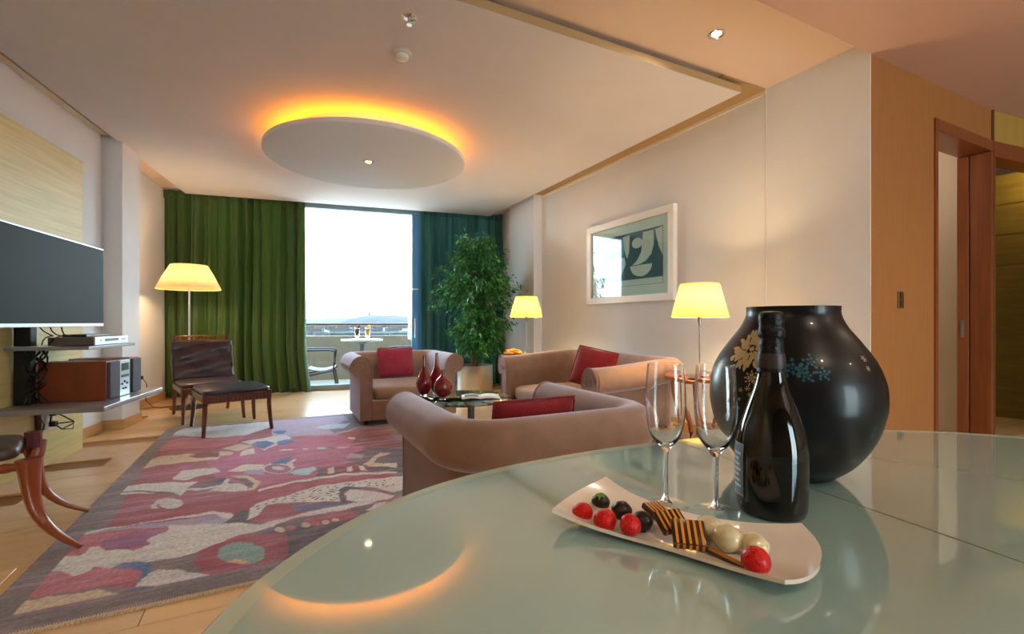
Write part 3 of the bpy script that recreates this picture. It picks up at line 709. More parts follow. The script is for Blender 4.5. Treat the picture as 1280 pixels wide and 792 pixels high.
# corner wall socket with cord
t = thing('wall_socket', 'black plug in a wall socket by the floor lamp', 'socket', (*L(.9,.006),.38), TL+PI/2)
obj('plate', MB().box((0,-.004,0),(.08,.012,.08),ch=.002), blackp, t, smooth=False)
obj('plug', MB().box((0,-.03,0),(.04,.045,.04),ch=.006), blackp, t)
lpx, lpy = L(.9,.05)
cpts = [(lpx,lpy,.38),(lpx+.04,lpy+.02,.30),(lpx+.02,lpy+.03,.1),(lpx+.06,lpy+.08,.012),(lpx+.2,lpy+.02,.008),(lpx+.3,lpy+.2,.008),(lx-.12,ly+.02,.012)]
o = obj('power_cord', MB().tube(cpts, .004, 6), blackm); tag(o, 'thin black cord from the wall socket to the floor lamp', 'cord')

# ------------------------------------------------------------------ leather lounge chair and ottoman
A45 = math.atan2(.371,.414)
leather = mat('dark aubergine leather', (58,38,48), .38, var=.15, vscale=10, bump=.25, bscale=14, coat=.15)
leather_sky = mat('sky tinted dark leather', (40,40,62), .3, var=.15, vscale=10, bump=.15, bscale=18, coat=.3)  # bluish base colour paints the sky's reflection onto the ottoman top
def sabre(x, y, h, dx, dy, w0=.024, w1=.016):
    pts = [(x+dx*(q/6)**2, y+dy*(q/6)**2, h*(1-q/6)) for q in range(7)]
    return MB().tube(pts, [w0+(w1-w0)*q/6 for q in range(7)], 8)
ot = thing('ottoman', 'dark leather topped wooden ottoman standing on the edge of the rug', 'ottoman', (-2.785,4.68,.0098), A45)
for sx in (-1,1):
    for sy in (-1,1): obj('leg', sabre(sx*.265, sy*.30, .385, sx*.02, sy*.03), wood_dark, ot)
for sy in (-1,1): obj('seat_rail', MB().box((0,sy*.30,.335),(.54,.035,.07),ch=.006), wood_dark, ot)
for sx in (-1,1): obj('seat_rail', MB().box((sx*.265,0,.335),(.035,.58,.07),ch=.006), wood_dark, ot)
def pad(w_, d_, z0, h_, soft=.35):
    def f(u, v):
        th, ph = 2*PI*u, -PI/2+PI*v
        sg = lambda q, e: math.copysign(abs(q)**e, q)
        return (w_/2*sg(math.cos(ph),soft)*sg(math.cos(th),.2), d_/2*sg(math.cos(ph),soft)*sg(math.sin(th),.2), z0+h_/2+h_/2*sg(math.sin(ph),.5))
    return MB().grid(f, 48, 14)
obj('cushion_pad', pad(.57,.64,.37,.055), leather_sky, ot, ang=180)
sl_ = MB()
for i in range(18): sl_.tube([(-.26+i*.52/17,-.32,.305),(-.26+i*.52/17,-.322,.37)], .005, 5)
obj('lacing', sl_, mat('cord lacing', (110,72,72), .6), ot, kind='stuff')

lc = thing('lounge_chair', 'low wooden lounge chair with a tall dark leather back beside the floor lamp', 'chair', (-3.42,5.31,0), A45)
# local: x along width, -y towards front (right-near)
for sx in (-1,1):
    obj('leg', sabre(sx*.27, -.33, .36, sx*.01, -.05), wood_dark, lc)
    obj('leg', sabre(sx*.27, .33, .40, sx*.0, .08), wood_dark, lc)
    obj('side_rail', MB().box((sx*.27,0,.33),(.035,.66,.06),ch=.006), wood_dark, lc)
    obj('back_post', MB().tube([(sx*.27,.27,.34),(sx*.27,.34,.60),(sx*.27,.43,.90)], .017, 8), wood_dark, lc)
for y_ in (-.33,.30): obj('seat_rail', MB().box((0,y_,.33),(.52,.035,.06),ch=.006), wood_dark, lc)
for q in (0,.05): obj('top_rail', MB().tube([(-.28,.415+q*.3,.84+q),(.28,.415+q*.3,.84+q)], .008, 8), wood_side, lc)
tr_ = MB()
for i in range(14): tr_.tube([(-.27+i*.54/13,.415,.84),(-.27+(i+.5)*.54/13,.43,.89)], .005, 5)
obj('rattan_lacing', tr_, wood_side, lc, kind='stuff')
obj('seat_pad', pad(.56,.64,.355,.06), leather, lc, ang=180)
def bk(u, v):
    x = -.30+.60*u; s_ = v
    return (x, .25+.145*s_+.012*math.sin(PI*u)*1-.012*math.sin(9*u+7*v)-.01*math.sin(14*v-5*u), .40+.425*s_)
obj('back_pad', MB().grid(bk, 24, 20), leather, lc, solid=.045, ang=180)
st_ = MB()
for i in range(22): st_.sphere((.305,.25+.145*i/21-.01,.42+.40*i/21), .006, 5, 4)
obj('edge_stitching', st_, mat('pale stitching', (200,190,196), .6), lc, kind='stuff')

# ------------------------------------------------------------------ klismos stool lower left
ks = thing('klismos_stool', 'curved-leg cherry wood stool with a dark cushion at the left edge', 'stool', (-2.62,2.05,0))
kx, ky = -2.62, 2.05
n1, f1 = Vector((-2.22,2.17)), Vector((-2.50,2.47))
wd = Vector((-.698,-.716)); n2_, f2_ = n1+wd*.62, f1+wd*.62
def kleg(top, foot, name='leg'):
    pts = []; 
    for q in range(13):
        s_ = 1-(1-q/12)**1.5; k = .92*s_**4.2+.08*s_
        pts.append((top.x+(foot.x-top.x)*k-kx, top.y+(foot.y-top.y)*k-ky, .41*(1-s_)+.016))
    return MB().tube(pts, [.056-.044*(q/12)**.7 for q in range(13)], 10, flat=.7)
kw = mat('orange cherry wood', (138,62,22), .3, var=.2, vscale=8, stretch=(3,3,1), coat=.5)
obj('leg', kleg(n1, Vector((-1.99,2.18))), kw, ks)
obj('leg', kleg(f1, Vector((-2.33,2.60))), kw, ks)
obj('leg', kleg(n2_, n2_+Vector((-.20,-.10))), kw, ks)
obj('leg', kleg(f2_, f2_+Vector((-.12,.16))), kw, ks)
def rail(p, q, z, r): return MB().tube([(p.x-kx,p.y-ky,z),(q.x-kx,q.y-ky,z)], r, 10)
for p, q in ((n1,n2_),(f1,f2_),(n1,f1),(n2_,f2_)):
    L_ = (q-p).length; n_ = 24; pts = [p+(q-p)*i/n_ for i in range(n_+1)]
    obj('seat_rail', MB().tube([(v_.x-kx, v_.y-ky, .395) for v_ in pts], [.019+.004*(i % 2) for i in range(n_+1)], 8), kw, ks)
lm = MB()
for k in range(9): 
    v_ = n1*.15+f1*.85
    for p_ in (f1+(n1-f1)*.22,):
        lm.tube([(p_.x-kx+.03*math.cos(j*PI/4), p_.y-ky+.03*math.sin(j*PI/4), .42+k*.009) for j in range(9)], .005, 5)
obj('cord_binding', lm, mat('plum cord', (104,52,66), .7), ks, kind='stuff')
cc = (n1+f2_)/2
kp = pad(.40,.60,.415,.075); kp.xf(Matrix.Translation((cc.x-kx-.03,cc.y-ky,0)) @ Matrix.Rotation(math.atan2((f1-n1).y,(f1-n1).x),4,'Z'))
obj('seat_cushion', kp, mat('dark taupe leather', (78,62,58), .4, var=.15, bump=.2, bscale=12), ks, ang=180)

# ------------------------------------------------------------------ TV corner
grey_sh = mat('grey lacquer shelf', (138,136,140), .3, coat=.3)
def lprism(u0, u1, n0, n1, z0, z1): return MB().prism([L(u0,n0),L(u1,n0),L(u1,n1),L(u0,n1)], z0, z1)
o = obj('wall_shelf', lprism(3.02,4.02,.352,.95,.468,.50), grey_sh, smooth=False, bevel=.003); tag(o, 'long grey wall shelf under the wooden stereo', 'shelf')
o = obj('wall_shelf', lprism(3.15,3.86,.352,.80,.866,.888), grey_sh, smooth=False, bevel=.003); tag(o, 'short grey wall shelf holding the silver disc player', 'shelf')
t = thing('television', 'flat black television with a thin silver frame on the left wall', 'television', (0,0,0))
tvb = MB().prism([L(3.50,.70),L(4.7,.70),L(4.7,.735),L(3.50,.735)], 1.022, 1.595)
obj('bezel', tvb, alu, t, smooth=False, bevel=.004)
obj('screen', MB().prism([L(3.512,.7352),L(4.688,.7352),L(4.688,.738),L(3.512,.738)], 1.045, 1.583), mat('tv screen', (20,19,20), .55, spec=.12), t, smooth=False)
obj('rear_housing', MB().prism([L(3.6,.66),L(4.45,.66),L(4.45,.70),L(3.6,.70)], 1.08, 1.5), blackp, t, smooth=False, bevel=.01)
obj('wall_arm', MB().prism([L(3.95,.352),L(4.05,.352),L(4.05,.66),L(3.95,.66)], 1.2, 1.3), blackm, t, smooth=False)
t = thing('cable_column', 'black equipment post with loose cables behind the stereo', 'post', (0,0,0))
obj('post', MB().prism([L(3.74,.37),L(3.80,.37),L(3.80,.46),L(3.74,.46)], .505, .862), blackm, t, smooth=False, bevel=.005)
obj('post', MB().prism([L(3.73,.37),L(3.80,.37),L(3.80,.46),L(3.73,.46)], .892, 1.06), blackm, t, smooth=False, bevel=.005)
for k in range(6):
    rr = random.Random(k); u0 = 3.78+rr.uniform(-.1,.05); pts = []
    for q in range(9):
        x, y = L(u0+.05*math.sin(q*.9+k), .49+.04*math.sin(q*1.3+k*2)); pts.append((x,y,.515+.34*q/8))
    obj('cable', MB().tube(pts, .006, 6), blackp, t)
for k in range(3):
    pts = []
    for q in range(9):
        x, y = L(3.76-.04*k+.03*math.sin(q+k), .50+.05*math.sin(PI*q/8)+.03*k); pts.append((x,y,.90+.12*q/8+.02*math.sin(q*.8)))
    obj('cable', MB().tube(pts, .004, 6), blackp, t)
# player
t = thing('disc_player', 'flat silver disc player on the upper grey shelf', 'player', (0,0,0))
obj('case', lprism(3.24,3.74,.52,.775,.892,.948), mat('dark silver case', (112,104,104), .4, .5), t, smooth=False, bevel=.003)
obj('front_panel', lprism(3.24,3.74,.775,.785,.892,.948), mat('silver front', (206,208,212), .3, .5), t, smooth=False, bevel=.002)
obj('display', lprism(3.40,3.60,.785,.787,.915,.935), blackp, t, smooth=False)
for u in (3.28,3.32,3.65): obj('button', lprism(u,u+.02,.785,.789,.918,.93), alu, t, smooth=False)
o = obj('set_top_box', lprism(3.32,3.66,.56,.70,.9485,.966), blackp, smooth=False, bevel=.003); tag(o, 'thin black box lying on the silver disc player', 'device')
# stereo
chw = mat('cherry veneer', (132,62,36), .35, var=.15, vscale=6, stretch=(2,2,1))
def speaker(u0, u1, label):
    t = thing('stereo_speaker', label, 'speaker', (0,0,0))
    obj('cabinet', lprism(u0,u1,.46,.84,.502,.775), chw, t, smooth=False, bevel=.003)
    obj('grille', lprism(u0+.006,u1-.006,.84,.862,.508,.769), mat('slate speaker cloth', (84,80,92), .8), t, smooth=False, bevel=.004)
speaker(3.56,3.72,'cherry wood bookshelf speaker with slate grille nearest the camera')
speaker(3.20,3.36,'cherry wood bookshelf speaker with slate grille farthest along the shelf')
t = thing('stereo_unit', 'silver compact stereo between the two wooden speakers', 'stereo', (0,0,0))
obj('case', lprism(3.372,3.548,.50,.835,.502,.77), chw, t, smooth=False)
obj('front_panel', lprism(3.375,3.545,.835,.85,.504,.768), mat('silver front2', (186,196,206), .3, .5), t, smooth=False, bevel=.002)
obj('display', lprism(3.40,3.52,.85,.852,.69,.745), mat('green display', (50,84,60), .2), t, smooth=False)
obj('tray', lprism(3.40,3.52,.85,.853,.64,.66), blackp, t, smooth=False)
for u, z in ((3.42,.585),(3.46,.60),(3.50,.585),(3.44,.55),(3.48,.55)): obj('button', lprism(u,u+.018,.85,.856,z,z+.014), blackp, t, smooth=False)
# sockets under shelf
t = thing('wall_socket', 'white double wall socket with black plugs under the lower grey shelf', 'socket', (0,0,0))
obj('plate', lprism(3.34,3.42,.352,.362,.26,.42), mat('white socket', (222,220,214), .4), t, smooth=False, bevel=.002)
for z in (.30,.38): obj('plug', lprism(3.36,3.40,.362,.40,z-.02,z+.02), blackp, t, smooth=False, bevel=.004)
for k in range(2):
    pts = [(*L(3.38,.40),.30+.08*k),(*L(3.33,.48),.30),(*L(3.30,.46),.24+.04*k),(*L(3.40,.44),.26),(*L(3.46,.40),.33),(*L(3.40,.39),.46)]
    obj('cord', MB().tube(pts, .005, 6), blackp, t)
t = thing('hanging_cord', 'looped black cord hanging below the shelf at the left edge', 'cord', (0,0,0))
obj('cord_loop', MB().tube([(*L(3.62,.38),.465),(*L(3.63,.40),.40),(*L(3.66,.42),.33),(*L(3.62,.43),.28),(*L(3.57,.42),.33),(*L(3.60,.40),.40),(*L(3.61,.38),.46)], .005, 6), blackp, t)
o = obj('shelf_bracket', lprism(3.50,3.54,.352,.39,.28,.466), wood_dark, smooth=False); tag(o, 'brown wooden bracket under the lower grey shelf', 'bracket')

# ------------------------------------------------------------------ ficus
X0, Y0 = -.55, 6.95
t = thing('potted_ficus', 'tall ficus tree in a brushed steel pot before the right curtain', 'plant', (X0,Y0,0))
obj('pot', MB().lathe([(.001,.0),(.262,.0),(.265,.004),(.265,.43),(.255,.43),(.255,.38),(.001,.38)], 48), steel, t)
obj('soil', MB().lathe([(.254,.381),(.12,.39),(.001,.392)], 24), mat('soil', (50,38,28), .95, bump=.5), t)
rr = random.Random(11)
bark = mat('ficus bark', (112,92,66), .8, var=.2, vscale=20)
for k in range(4):
    ph0 = k*PI/2
    pts = [(.035*math.cos(ph0+q*.55)*(1+q*.12), .035*math.sin(ph0+q*.55)*(1+q*.12), .38+q*.2) for q in range(9)]
    obj('trunk', MB().tube(pts, [.019-.0014*q for q in range(9)], 7), bark, t)
tips = []
br = MB()
for k in range(92):
    z0 = rr.uniform(.55,2.0); th = rr.uniform(0,2*PI)
    prof = .56*math.sin(PI*min(1,max(.12,(z0-.25)/2.05)))**.7
    if z0 < .9: prof *= .72
    ln = prof*rr.uniform(.75,1.3)
    if k == 0: th, z0, ln = .1, 1.5, .72
    if k == 1: th, z0, ln = -.15, 1.25, .68
    if k == 2: th, z0, ln = PI-.1, 1.75, .68
    c, s_ = math.cos(th), math.sin(th)
    pts = []
    for q in range(7):
        f = q/6; pts.append((c*ln*f, s_*ln*f*.8, z0+.38*f*(1-.55*f)-.10*f*f))
    br.tube(pts, [.006-.0007*q for q in range(7)], 5); tips.append(pts)
for k in range(14):
    th = rr.uniform(0,2*PI); q0 = rr.uniform(.05,.3)
    pts = [(q0*f/6*math.cos(th), q0*f/6*math.sin(th), 1.8+.50*f/6) for f in range(7)]
    br.tube(pts, .004, 5); tips.append(pts)
obj('branches', br, bark, t, kind='stuff')
def leafs(n, sub, m, name):
    lv = MB()
    for k in range(n):
        pts = rr.choice(tips); f = rr.uniform(.8,6); i = int(min(5,f)); g = f-i
        p = Vector(pts[i]).lerp(Vector(pts[i+1]), g)+Vector((rr.gauss(0,.045),rr.gauss(0,.04),rr.gauss(-.02,.055)))
        if p.z < .47: continue
        out_ = Vector((p.x+rr.gauss(0,.25), p.y+rr.gauss(0,.25), 0)).normalized()
        d = (out_*rr.uniform(.3,.9)+Vector((0,0,rr.uniform(-1.1,.1)))).normalized()
        sd_ = d.cross(Vector((rr.gauss(0,.6),rr.gauss(0,.6),1))).normalized(); nn = sd_.cross(d)
        l_ = rr.uniform(.06,.095); w_ = l_*.2
        mid = p+d*l_*.45-nn*.006
        lv.add([p, mid+sd_*w_+nn*.006, p+d*l_, mid-sd_*w_+nn*.006, mid-nn*.002], [(0,1,4),(1,2,4),(2,3,4),(3,0,4)])
    obj(name, lv, m, t, kind='stuff', smooth=False)
leafs(6600, 0, mat('ficus leaf', (40,116,60), .3, var=.3, vscale=6, coat=.3), 'foliage')
leafs(2400, 0, mat('young ficus leaf', (98,184,100), .35, var=.2, vscale=6, coat=.3), 'young_foliage')

# ------------------------------------------------------------------ rug
RUG0 = Vector((-1.809,1.519))    # near left corner
RLEN, RWID = 3.50, 2.62
S = {'A':(0,640,4.267),'B':(200,510,5.818),'C':(340,510,7.11),'D':(100,590,5.12),'E':(300,570,4.657)}
COL = dict(border=(110,92,94), cream=(204,198,196), beige=(204,180,148), pink=(180,84,100), red=(150,42,62), deep=(118,28,46), purple=(142,70,118), blue=(20,82,152), navy=(48,50,86), teal=(122,154,150), lilac=(160,142,176), dark=(74,54,68), orange=(214,160,126), lblue=(160,202,220), slate=(90,80,116), rose=(168,72,116))
SH = [
 ('B','red',[(-400,900),(0,230),(1280,60),(1700,300),(1700,1300),(-700,1300)]),
 ('B','rose',[(300,330),(700,260),(1280,180),(1500,260),(1280,480),(700,560),(420,520)]),
 ('B','cream',[(60,195),(160,150),(400,130),(800,95),(820,130),(640,190),(400,215),(180,200)]),
 ('C','lilac',[(0,110),(640,65),(760,180),(560,240),(300,240),(0,260)]),
 ('B','pink',[(0,310),(0,235),(200,212),(400,215),(640,190),(560,250),(400,290),(150,290)]),
 ('C','slate',[(490,170),(640,110),(740,110),(760,170),(560,220)]),
 ('C','lblue',[(380,170),(500,140),(700,130),(640,175),(480,185)]),
 ('B','cream',[(590,240),(700,225),(900,190),(960,215),(860,262),(760,305),(740,290)]),
 ('B','blue',[(660,270),(700,240),(780,235),(840,255),(760,292)]),
 ('B','blue',[(860,235),(920,225),(990,240),(900,265),(850,260)]),
 ('B','blue',[(820,175),(860,158),(920,160),(900,185),(850,186)]),
 ('B','beige',[(450,290),(590,255),(680,275),(560,310)]),
 ('B','cream',[(580,345),(600,305),(680,290),(690,330)]),
 ('B','beige',[(-120,380),(0,350),(200,330),(440,350),(420,370),(200,390),(0,412),(-140,440)]),
 ('B','deep',[(200,350),(330,320),(440,325),(430,350),(300,362)]),
 ('B','beige',[(430,310),(540,320),(520,340),(430,345)]),
 ('B','cream',[(90,520),(160,450),(400,430),(440,460),(300,490),(200,520)]),
 ('B','cream',[(490,455),(600,410),(760,405),(740,440),(600,460)]),
 ('B','lilac',[(640,450),(760,440),(760,480),(600,480)]),
 ('C','deep',[(780,185),(1000,180),(1110,280),(1300,340),(1110,345),(700,330)]),
 ('C','dark',[(640,440),(840,350),(1110,350),(1300,400),(1200,560),(860,570),(760,490),(640,450)]),
 ('C','lilac',[(640,435),(700,400),(830,410),(790,445)]),
 ('C','beige',[(810,500),(960,390),(1060,395),(940,440),(900,480),(980,490),(1110,480),(1110,525),(850,510)]),
 ('C','dark',[(900,480),(940,445),(1030,420),(1050,460),(980,488)]),
 ('C','cream',[(970,500),(1040,480),(1110,490),(1110,525)]),
 ('C','cream',(705,263,38,9)),('C','cream',(625,345,60,5)),('C','lblue',(440,353,45,9)),('C','cream',(300,360,25,6)),('C','cream',(130,368,70,6)),('C','blue',(530,350,40,7)),
 ('E','dark',[(440,108),(750,92),(915,70),(915,98),(450,118)]),
 ('E','deep',[(450,65),(740,50),(760,88),(450,108)]),
 ('E','cream',[(510,70),(550,60),(550,95),(512,100)]),('E','cream',[(620,60),(650,55),(655,85),(625,88)]),('E','cream',[(690,55),(720,58),(740,82),(702,85)]),
 ('E','navy',[(465,70),(488,70),(475,105),(452,105)]),
 ('E','lblue',[(290,95),(360,70),(430,60),(445,75),(400,105),(320,108)]),
 ('E','cream',(220,70,90,31)),('E','purple',(220,72,80,26)),('E','cream',(222,68,38,11)),
 ('E','blue',[(180,45),(240,12),(310,2),(290,22),(230,43)]),
 ('E','cream',[(270,40),(320,15),(330,20),(300,40),(320,70),(300,72)]),
 ('E','cream',[(110,190),(300,145),(600,98),(915,88),(915,98),(600,111),(300,156),(110,203)]),
 ('E','cream',[(40,370),(60,300),(100,270),(300,220),(450,170),(650,145),(820,125),(960,112),(1000,190),(860,210),(780,190),(650,185),(600,200),(590,260),(400,265),(250,270),(150,285),(110,340)]),
 ('E','dark',[(575,190),(620,175),(760,178),(900,210),(890,222),(760,192),(630,190),(602,215),(620,255),(720,272),(690,292),(600,270),(575,230)]),
 ('E','cream',[(606,216),(640,195),(700,192),(900,226),(860,250),(760,265),(690,268),(625,255)]),
 ('E','slate',[(300,275),(590,265),(640,272),(450,310),(320,330)]),
 ('E','red',[(110,340),(150,285),(300,275),(300,330),(200,370),(40,388)]),
 ('E','dark',[(-40,400),(200,395),(450,330),(780,265),(1000,250),(1000,330),(600,600),(300,760),(0,640),(180,480)]),
 ('E','cream',[(-60,430),(100,400),(200,375),(450,310),(660,270),(780,265),(700,290),(500,330),(300,360),(200,402),(0,450)]),
 ('E','red',[(380,360),(560,320),(640,310),(700,330),(640,365),(500,395),(380,405)]),
 ('E','beige',(380,400,26,15)),('E','pink',(440,388,24,13)),('E','beige',(500,383,24,12)),('E','beige',(232,425,32,15)),('E','pink',(300,412,26,14)),('E','beige',(560,370,20,10)),
 ('E','cream',[(735,320),(780,275),(870,262),(800,300)]),
 ('D','lilac',[(-80,420),(0,395),(300,345),(880,272),(1000,300),(1060,320),(900,335),(500,350),(200,385)]),
 ('D','cream',[(-60,395),(0,383),(400,322),(850,248),(960,258),(1005,295),(920,292),(870,268),(600,298),(300,342),(0,400),(-60,412)]),
 ('D','dark',[(920,320),(1040,240),(1095,240),(1060,300),(1180,325),(1100,350)]),
 ('D','cream',[(225,142),(250,90),(500,65),(760,60),(680,110),(640,152),(540,130)]),
 ('D','dark',[(240,122),(400,116),(600,128),(640,146),(635,152),(560,136),(400,124),(240,128)]),
 ('D','cream',(580,197,82,34)),('D','cream',[(448,215),(500,175),(515,180),(480,215),(500,232),(460,234)]),
 ('D','cream',[(640,110),(900,82),(940,40),(968,44),(925,88),(750,117)]),
 ('D','deep',[(680,100),(820,40),(920,38),(780,85)]),
 ('D','navy',[(675,106),(780,85),(900,40),(942,40),(900,72),(800,96)]),
 ('D','beige',[(960,18),(1080,22),(1155,60),(1120,108),(1060,120),(900,122),(820,117),(960,110),(1080,106),(1110,75),(1050,45)]),
 ('D','dark',[(970,35),(1060,38),(1115,70),(1100,100),(1080,90),(1040,62)]),
 ('D','cream',[(830,115),(930,72),(1020,68),(1080,95),(1060,120),(900,122)]),
 ('A','border',[(-200,700),(0,440),(330,170),(500,-20),(540,-30),(470,60),(330,230),(240,310),(100,455),(60,480),(0,560)]),
 ('A','pink',[(320,235),(440,120),(700,85),(900,92),(830,110),(770,145),(800,160),(720,205),(640,195),(520,180),(470,190),(430,228)]),
 ('A','cream',[(240,310),(330,230),(440,230),(470,190),(520,180),(560,200),(640,195),(720,205),(800,160),(770,145),(830,110),(900,100),(900,70),(1280,55),(1480,70),(1280,120),(1150,165),(1050,215),(900,250),(800,265),(700,262),(590,300),(500,285),(480,310),(390,345),(330,310)]),
 ('A','purple',[(530,180),(560,145),(700,110),(820,90),(900,98),(800,130),(780,150),(800,165),(700,200),(600,195)]),
 ('A','border',[(800,265),(1050,215),(1060,330),(1300,330),(1600,260),(1600,500),(600,600),(-300,760),(0,560),(640,430),(720,395)]),
 ('A','pink',[(100,455),(180,380),(240,320),(330,310),(390,350),(480,310),(520,285),(600,305),(700,300),(760,310),(740,350),(600,385),(400,420),(200,455)]),
 ('A','beige',[(0,565),(60,480),(330,440),(520,410),(640,430),(620,455),(400,490),(100,545)]),
 ('A','cream',[(720,395),(780,330),(850,305),(960,300),(1000,320),(1200,335),(1100,360),(950,385),(850,392)]),
 ('A','blue',[(588,300),(650,270),(740,257),(800,268),(812,300),(780,342),(718,367),(762,322),(752,306),(700,295),(640,298)]),
 ('A','blue',[(662,430),(710,404),(760,399),(865,405),(800,426),(710,441)]),
 ('D','red',[(715,575),(800,500),(930,435),(1050,405),(1180,395),(1320,385),(1340,580),(1120,635),(1000,642),(850,622),(740,602)]),
 ('D','teal',(1035,515,155,70)),
 ('D','orange',[(930,572),(1000,550),(1078,563),(1040,586)]),
]
def ppoly(pts, X, Y):
    ins = np.zeros(X.shape, bool); n = len(pts); j = n-1
    for i in range(n):
        xi, yi = pts[i]; xj, yj = pts[j]
        if yi != yj:
            c = ((yi > Y) != (yj > Y)) & (X < (xj-xi)*(Y-yi)/(yj-yi)+xi); ins ^= c
        j = i
    return ins
nu, nv = 380, 500
uu, vv = np.meshgrid(np.linspace(0,RWID,nu+1), np.linspace(0,RLEN,nv+1), indexing='ij')
wx = RUG0.x+E1.x*uu+E2.x*vv; wy = RUG0.y+E1.y*uu+E2.y*vv
PX = 640+F_PX*wx/wy; PY = HZ+F_PX*(CAM_H-.01)/wy
rng = np.random.default_rng(4)
wobx = .006*np.sin(uu*31+vv*17)+.004*np.sin(vv*53-uu*19)
PXw = PX+wobx*F_PX/wy*.5; PYw = PY+.002*np.sin(uu*43)*F_PX/wy
col = np.zeros((nu+1,nv+1,3)); col[:] = s2l(COL['border'])
field = (uu > .10)&(vv > .13)&(vv < RLEN-.06)
for key, cname, pts in SH:
    ox, oy, sc = S[key]; qx = (PXw-ox)*sc; qy = (PYw-oy)*sc
    if isinstance(pts, tuple): msk = ((qx-pts[0])/pts[2])**2+((qy-pts[1])/pts[3])**2 < 1
    else: msk = ppoly(pts, qx, qy)
    msk &= field
    col[msk] = s2l(COL[cname])
# spotted fish body
spots = (np.sin(uu*95+2*np.sin(vv*40))*np.sin(vv*80+2*np.sin(uu*35)) > .62)
ox, oy, sc = S['E']; qx = (PX-ox)*sc; qy = (PY-oy)*sc
body = ppoly([(80,320),(100,275),(300,222),(450,175),(650,150),(900,130),(900,180),(650,182),(560,255),(250,265),(120,300)], qx, qy)
col[spots & body] = s2l(COL['dark'])
nz = rng.normal(0,1,(nu+1,nv+1)); streak = np.repeat(rng.normal(0,1,(1,nv+1)), nu+1, 0)
lowf = sum(np.sin(uu*a+vv*b+c_) for a,b,c_ in ((7,23,1),(13,41,2),(3,61,4),(17,9,0)))/4
def vnoise(fu, fv, seed):
    g = np.random.default_rng(seed).normal(0,1,(int(RWID*fu)+3,int(RLEN*fv)+3)); a_ = uu*fu; b_ = vv*fv
    i0 = a_.astype(int); j0 = b_.astype(int); fa = a_-i0; fb = b_-j0; fa = fa*fa*(3-2*fa); fb = fb*fb*(3-2*fb)
    return (g[i0,j0]*(1-fa)+g[i0+1,j0]*fa)*(1-fb)+(g[i0,j0+1]*(1-fa)+g[i0+1,j0+1]*fa)*fb
abrash = .5*vnoise(3,26,1)+.5*vnoise(9,70,2); mott = .6*vnoise(4,5,3)+.4*vnoise(14,18,6)
alt = np.array(s2l((186,150,176))); mixk = np.clip(.10+.15*abrash+.14*mott, 0, .55)[...,None]
col = col*(1-mixk)+alt*mixk
col *= (1+.17*nz+.05*streak+.07*lowf+.09*abrash)[...,None]
col = np.clip(col, 0, 1)
hh = .009+.0003*nz
me = bpy.data.meshes.new('rug_pile')
vts = np.stack([uu-RWID/2, vv-RLEN/2, hh], -1).reshape(-1,3)
ii, jj = np.meshgrid(np.arange(nu), np.arange(nv), indexing='ij'); a = (ii*(nv+1)+jj).ravel()
fcs = np.stack([a, a+nv+1, a+nv+2, a+1], 1)
me.vertices.add(len(vts)); me.vertices.foreach_set('co', vts.ravel())
me.loops.add(fcs.size); me.loops.foreach_set('vertex_index', fcs.ravel())
me.polygons.add(len(fcs)); me.polygons.foreach_set('loop_start', np.arange(0,fcs.size,4)); me.update(calc_edges=True)
ca = me.color_attributes.new('weave', 'FLOAT_COLOR', 'POINT')
ca.data.foreach_set('color', np.concatenate([col.reshape(-1,3), np.ones((len(vts),1))],1).ravel())
rm = bpy.data.materials.new('woven wool rug'); rm.use_nodes = True
at = rm.node_tree.nodes.new('ShaderNodeVertexColor'); at.layer_name = 'weave'
b = rm.node_tree.nodes['Principled BSDF']; b.inputs['Roughness'].default_value = .9; b.inputs['Sheen Weight'].default_value = .25
rm.node_tree.links.new(at.outputs[0], b.inputs['Base Color']); me.materials.append(rm)
rc = RUG0+E1*RWID/2+E2*RLEN/2
rug = thing('area_rug', 'large abstract patterned pink, cream and blue wool rug on the wooden floor', 'rug', (rc.x,rc.y,0), TH)
ro = bpy.data.objects.new('rug_pile', me); C.objects.link(ro); ro.parent = rug
obj('backing', MB().box((0,0,.0045),(RWID-.005,RLEN-.005,.007)), mat('rug edge', (92,72,74), .9), rug, smooth=False)
for sgn in (-1,1): obj('end_binding', MB().box((0,sgn*(RLEN/2+.004),.0035),(RWID,.012,.007)), mat('cream fringe', (214,192,168), .9), rug)
fg = MB(); rr = random.Random(5)
for k in range(330):
    x = -RWID/2+RWID*(k+.5)/330
    for sgn in (-1,1):
        fg.tube([(x,sgn*(RLEN/2-.005),.008),(x+rr.uniform(-.004,.004),sgn*(RLEN/2+.010),.005),(x+rr.uniform(-.007,.007),sgn*(RLEN/2+.022),.003)], .0028, 4)
obj('fringe', fg, mat('cream fringe', (196,170,146), .9), rug, kind='stuff')

# ------------------------------------------------------------------ dining table
TZ = .75
tp = [(-.298,.42),(-.294,.475),(-.2885,.5637),(-.2706,.668),(-.195,.810),(-.117,.898),(-.025,.983),(.176,1.106),(.45,1.235),(.75,1.31),(1.056,1.331),(1.240,1.304),(1.40,1.22),(1.66,1.0),(1.84,.68),(1.90,.3),(1.80,-.1),(1.52,-.44),(1.1,-.62),(.65,-.62),(.25,-.46),(-.06,-.18),(-.24,.14)]
def cr(pts, n):
    res = []; N_ = len(pts)
    for i in range(N_):
        p0, p1, p2, p3 = pts[i-1], pts[i], pts[(i+1)%N_], pts[(i+2)%N_]
        for k in range(n):
            t_ = k/n; res.append(tuple(.5*((2*p1[d])+(-p0[d]+p2[d])*t_+(2*p0[d]-5*p1[d]+4*p2[d]-p3[d])*t_**2+(-p0[d]+3*p1[d]-3*p2[d]+p3[d])*t_**3) for d in (0,1)))
    return res
